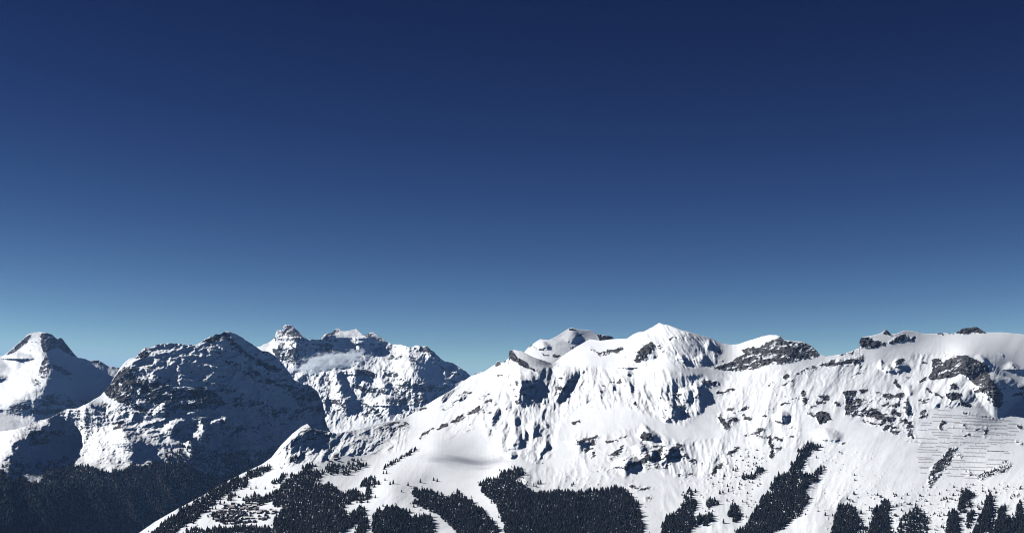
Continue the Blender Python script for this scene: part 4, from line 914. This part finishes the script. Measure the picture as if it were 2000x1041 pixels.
forest_mesh('scrub', (X, Y, Z), 4.0 + 8.0 * rng.random(len(xs)) ** 1.6, near_t[:3], 'dark scrub and young conifers scattered over the snow', width=1.7)
# the wood on the lower slopes of the shaded mountain
BW = [[(-250, 908), (0, 918), (10, 928), (25, 938), (40, 932), (55, 942), (80, 944), (85, 928), (100, 918), (130, 914), (155, 910), (185, 914), (205, 922), (225, 920), (245, 917), (260, 910), (290, 910), (300, 905), (325, 904), (345, 905), (360, 907), (380, 917), (400, 927), (430, 932),
       (470, 927), (500, 932), (520, 1000), (400, 1075), (-250, 1075)]]
x1, y1 = fill(BW, 2.7, 3.0, 0.95, noise_cut=-0.62, seed=51)
x2, y2 = fill([([(0, 905), (30, 900), (60, 915), (85, 905), (130, 892), (150, 905), (90, 930), (10, 930)], .35), ([(320, 880), (400, 880), (470, 900), (520, 915), (500, 935), (380, 920), (330, 905)], .4), ([(350, 850), (400, 858), (405, 885), (350, 880)], .2), ([(430, 890), (540, 880), (550, 925), (450, 930)], .4)], 3.6, 3.6, seed=53)
xs = np.concatenate([x1, x2]); ys = np.concatenate([y1, y2])
X, Y, Z = surf(B, xs, ys)
forest_mesh('forest', (X, Y, Z), 15 + 11 * rng.random(len(xs)), far_t, 'far dark forest covering the lower slopes of the shaded mountain at the left', width=1.75)

# ------------------------------------------------------------------ chalets of the hillside village
def part_mesh(name, co, fa, mat):
    me = bpy.data.meshes.new(name); me.from_pydata([tuple(c) for c in co], [], fa); me.materials.append(mat)
    return me
wall = part_mesh('wall', [(-5, -4, -3), (5, -4, -3), (5, 4, -3), (-5, 4, -3), (-5, -4, 5), (5, -4, 5), (5, 4, 5), (-5, 4, 5), (-5, 0, 7.6), (5, 0, 7.6)],
                 [(0, 1, 5, 4), (2, 3, 7, 6), (1, 2, 6, 9, 5), (3, 0, 4, 8, 7), (0, 3, 2, 1)], M_WOOD)
def slab(s):
    a = [(-6.2, 0, 8.0), (6.2, 0, 8.0), (6.2, s * 5.2, 4.6), (-6.2, s * 5.2, 4.6)]
    return a + [(x, y, z + 0.7) for x, y, z in a]
roof_co = slab(1) + slab(-1)
roof_fa = []
for b in (0, 8):
    roof_fa += [(b + 0, b + 1, b + 2, b + 3), (b + 4, b + 5, b + 6, b + 7), (b + 2, b + 3, b + 7, b + 6), (b + 0, b + 3, b + 7, b + 4), (b + 1, b + 2, b + 6, b + 5)]
roof = part_mesh('roof', roof_co, roof_fa, M_ROOF)
chim = part_mesh('chimney', [(2, 1, 6), (3, 1, 6), (3, 2, 6), (2, 2, 6), (2, 1, 9.6), (3, 1, 9.6), (3, 2, 9.6), (2, 2, 9.6)], [(0, 1, 5, 4), (1, 2, 6, 5), (2, 3, 7, 6), (3, 0, 4, 7), (4, 5, 6, 7)], M_WOOD)
sites = []
def village(poly, n, gap):
    p = np.array(poly, float); k = 0
    for _ in range(6000):
        q = p.min(0) + rng.random(2) * (p.max(0) - p.min(0))
        if in_poly(q[:1], q[1:], poly)[0] and all(abs(q[0] - a) > gap or abs(q[1] - b) > gap * .55 for a, b, _ in sites):
            sites.append((q[0], q[1], 0)); k += 1
            if k >= n: break
village([(412, 1004), (432, 992), (462, 988), (486, 984), (500, 980), (505, 985), (485, 998), (468, 1010), (450, 1019), (425, 1017)], 70, 5.2)
village([(465, 1012), (480, 1005), (505, 998), (530, 995), (534, 1003), (520, 1014), (490, 1022), (468, 1022)], 22, 7)
for q in [(417, 984), (441, 988), (501, 995), (507, 1001), (466, 971), (455, 984), (536, 1000), (380, 1008), (455, 1023), (640, 899), (655, 898)]:
    sites.append((q[0], q[1], 1))
sx_, sy_, lone = np.array(sites).T
X, Y, Z = surf(M, sx_, sy_)
for i in range(len(sx_)):
    t = bpy.data.objects.new('chalet', None); COL.objects.link(t)
    t.location = (X[i], Y[i], Z[i]); t.rotation_euler = (0, 0, rng.choice([0.15, 1.3, 1.7]) + rng.normal() * .2)
    s = 0.85 + 0.5 * rng.random(); t.scale = (s * (1 + .4 * rng.random()), s, s)
    if lone[i]: tag(t, 'dark timber chalet with a snowy roof standing apart from the village', 'house', 'chalets standing apart on the slope')
    else:
        part = ('upper' if sy_[i] < 994 else 'lower') + (' left' if sx_[i] < 450 else ' middle' if sx_[i] < 486 else ' right')
        tag(t, 'dark timber chalet with a snowy roof, %s part of the hillside village' % part, 'house', 'chalets in the %s part of the hillside village' % part)
    o = bpy.data.objects.new('wall', wall); COL.objects.link(o); o.parent = t
    r = bpy.data.objects.new('roof', roof); COL.objects.link(r); r.parent = t
    h = bpy.data.objects.new('chimney', chim); COL.objects.link(h); h.parent = r

# ------------------------------------------------------------------ avalanche barriers
post_me = part_mesh('post', [(-.2, -.2, -1.5), (.2, -.2, -1.5), (.2, .2, -1.5), (-.2, .2, -1.5), (-.15, 0.8, 3.8), (.15, 0.8, 3.8), (.15, 1.05, 3.8), (-.15, 1.05, 3.8)],
                    [(0, 1, 5, 4), (1, 2, 6, 5), (2, 3, 7, 6), (3, 0, 4, 7), (4, 5, 6, 7)], M_STEEL)
def barrier(pts, label):
    pts = np.array(pts); base = pts.mean(0)
    t = bpy.data.objects.new('avalanche_barrier', None); COL.objects.link(t); t.location = base
    tag(t, label, 'snow fence', 'avalanche barriers in rows across the slope')
    q = pts - base
    n = len(q)
    for lev in (0.9, 2.2, 3.5):
        th = 0.26
        co = []
        for x, y, z in q:
            yy = y + 1.15 * lev / 5; zz = z + lev
            co += [(x, yy - .12, zz - th), (x, yy + .12, zz - th), (x, yy + .12, zz + th), (x, yy - .12, zz + th)]
        fa = []
        for k in range(n - 1):
            b = 4 * k
            fa += [(b + a, b + (a + 1) % 4, b + 4 + (a + 1) % 4, b + 4 + a) for a in range(4)]
        fa += [(0, 1, 2, 3), (4 * n - 4, 4 * n - 3, 4 * n - 2, 4 * n - 1)]
        o = bpy.data.objects.new('crossbeam', part_mesh('crossbeam', co, fa, M_STEEL)); COL.objects.link(o); o.parent = t
    for k in range(0, n, 2):
        o = bpy.data.objects.new('post', post_me); COL.objects.link(o); o.parent = t; o.location = q[k]
ORD = ['first', 'second', 'third', 'fourth', 'fifth', 'sixth', 'seventh', 'eighth', 'ninth', 'tenth', 'eleventh', 'twelfth', 'thirteenth', 'fourteenth', 'fifteenth', 'sixteenth', 'seventeenth', 'eighteenth', 'nineteenth', 'twentieth']
field = [(1800, 818), (1832, 801), (1875, 800), (1920, 808), (1960, 815), (1990, 828), (1996, 838), (1985, 850), (1982, 865), (1978, 880), (1975, 895), (1965, 905), (1935, 915), (1915, 925), (1912, 937), (1868, 937), (1835, 934), (1812, 930), (1796, 932), (1793, 905), (1788, 880), (1790, 850)]
gully = [(1838, 936), (1815, 938), (1812, 920), (1830, 898), (1848, 880), (1852, 868), (1880, 868), (1880, 876), (1862, 884), (1860, 900), (1848, 915)]
row_y = np.arange(803, 938, 6.75)
breaks = [1788, 1821, 1858, 1881, 1930, 1964, 2000]
jit = rng.normal(0, 1.6, (len(row_y), len(breaks)))
for ri, y0 in enumerate(row_y):
    piece = 0
    brk = np.array(breaks) + rng.normal(0, 6, len(breaks))
    for bi in range(len(breaks) - 1):
        xs = np.arange(brk[bi] + 0.4, brk[bi + 1] - 0.2, 4.0)
        if len(xs) < 4: continue
        yy = y0 + jit[ri, bi] + 0.035 * (xs - xs[0]) + 0.3 * rng.normal(size=len(xs)).cumsum() * .5
        ok = in_poly(xs, yy, field) & ~in_poly(xs, yy, gully)
        run = []
        for k in range(len(xs) + 1):
            if k < len(xs) and ok[k]:
                run.append(k)
            else:
                if len(run) >= 4 and rng.random() < 0.93:
                    X, Y, Z = surf(M, xs[run], yy[run])
                    top = 'topmost row' if ri == 0 else ('lowest row' if ri == len(row_y) - 1 else ORD[min(ri, 19)] + ' row down')
                    barrier(np.stack([X, Y - 1.0, Z], -1), 'steel avalanche barrier on the snow slope, %s, %s piece from its left end' % (top, ORD[piece]))
                    piece += 1
                run = []

# ------------------------------------------------------------------ cloud and mist
def cloud(name, px, py, D, hw, hh, depth, dens, label, seed, at=None):
    m = bpy.data.materials.new('cloud_vapour'); m.use_nodes = True
    nt = m.node_tree
    for n in list(nt.nodes): nt.nodes.remove(n)
    N, L = nt.nodes, nt.links
    out = N.new('ShaderNodeOutputMaterial'); vol = N.new('ShaderNodeVolumePrincipled')
    vol.inputs['Color'].default_value = (0.84, 0.92, 1.0, 1); vol.inputs['Anisotropy'].default_value = 0.0
    tc = N.new('ShaderNodeTexCoord')
    ln = N.new('ShaderNodeVectorMath'); ln.operation = 'LENGTH'; L.new(tc.outputs['Object'], ln.inputs[0])
    ns = N.new('ShaderNodeTexNoise'); ns.inputs['Scale'].default_value = 2.1; ns.inputs['Detail'].default_value = 7; ns.inputs['Roughness'].default_value = 0.66
    mp = N.new('ShaderNodeMapping'); mp.inputs['Scale'].default_value = (2.4, 1.0, 0.9); mp.inputs['Location'].default_value = (seed, 0.3 * seed, 0)
    L.new(tc.outputs['Object'], mp.inputs['Vector']); L.new(mp.outputs[0], ns.inputs['Vector'])
    sb = N.new('ShaderNodeMath'); sb.operation = 'MULTIPLY_ADD'; sb.inputs[1].default_value = 4.0; sb.inputs[2].default_value = -1.30
    L.new(ns.outputs['Fac'], sb.inputs[0])
    df = N.new('ShaderNodeMath'); df.operation = 'SUBTRACT'; L.new(sb.outputs[0], df.inputs[0]); L.new(ln.outputs['Value'], df.inputs[1])
    mr = N.new('ShaderNodeMapRange'); mr.inputs['From Min'].default_value = 0.0; mr.inputs['From Max'].default_value = 0.55; mr.inputs['To Max'].default_value = dens
    L.new(df.outputs[0], mr.inputs['Value']); L.new(mr.outputs[0], vol.inputs['Density']); L.new(vol.outputs[0], out.inputs['Volume'])
    mpp = D / F
    u = np.linspace(0, 2 * np.pi, 25)[:-1]; v = np.linspace(0, np.pi, 13)
    co = [(0, 0, 1.0)] + [(math.sin(b) * math.cos(a), math.sin(b) * math.sin(a), math.cos(b)) for b in v[1:-1] for a in u] + [(0, 0, -1.0)]
    fa = [(0, 1 + k, 1 + (k + 1) % 24) for k in range(24)]
    for r in range(10):
        fa += [(1 + 24 * r + k, 1 + 24 * (r + 1) + k, 1 + 24 * (r + 1) + (k + 1) % 24, 1 + 24 * r + (k + 1) % 24) for k in range(24)]
    e = len(co) - 1
    fa += [(e, 1 + 240 + (k + 1) % 24, 1 + 240 + k) for k in range(24)]
    o = bpy.data.objects.new(name, part_mesh(name, co, fa, m)); COL.objects.link(o)
    o.location = to_world(px, py, D); o.scale = (hw * mpp, depth, hh * mpp); o.rotation_euler = (0, math.radians(-9), 0)
    if at: o.location, o.scale, o.rotation_euler = at[0], at[1], (0, 0, 0)
    tag(o, label, None, None, 'stuff')
cloud("cloud", 645, 706, 12900, 92, 22, 240, 0.026, 'thin pale cloud drifting across the jagged central peaks', 3.7)
p0 = Vector([float(v[0]) for v in surf(M, [926], [903])])
pc = p0 + sun_dir * 3500.0
cloud('cloud', 0, 0, 5000, 10, 10, 10, 0.0055, 'small white cloud high over the valley whose soft shadow falls on the snow', 5.2, (pc, (165, 130, 135)))
cloud('mist', 738, 826, 9000, 70, 13, 200, 0.004, 'faint mist lying in the hollow behind the left shoulder', 8.1)

# ------------------------------------------------------------------ clear mountain air with a little blue haze
hz = bpy.data.materials.new('blue_haze'); hz.use_nodes = True
for n in list(hz.node_tree.nodes): hz.node_tree.nodes.remove(n)
ho = hz.node_tree.nodes.new('ShaderNodeOutputMaterial'); hv = hz.node_tree.nodes.new('ShaderNodeVolumePrincipled')
hv.inputs['Color'].default_value = (0.26, 0.50, 1.0, 1); hv.inputs['Density'].default_value = HAZE
hz.node_tree.links.new(hv.outputs[0], ho.inputs['Volume'])
x0, x1, y0, y1, z0, z1 = -26500, 26500, -26500, 26500, -1.0, EYE + 1500
bx = [(x, y, z) for z in (z0, z1) for x, y in ((x0, y0), (x1, y0), (x1, y1), (x0, y1))]
o = bpy.data.objects.new('haze', part_mesh('haze', bx, [(0, 3, 2, 1), (4, 5, 6, 7), (0, 1, 5, 4), (1, 2, 6, 5), (2, 3, 7, 6), (3, 0, 4, 7)], hz)); COL.objects.link(o)
tag(o, 'thin blue haze in the mountain air', None, None, 'stuff')
print('trees', [len(c[1]) for c in cand], 'chalets', len(sx_), 'tris', sum(len(m.loops) - 2 * len(m.polygons) for m in bpy.data.meshes))
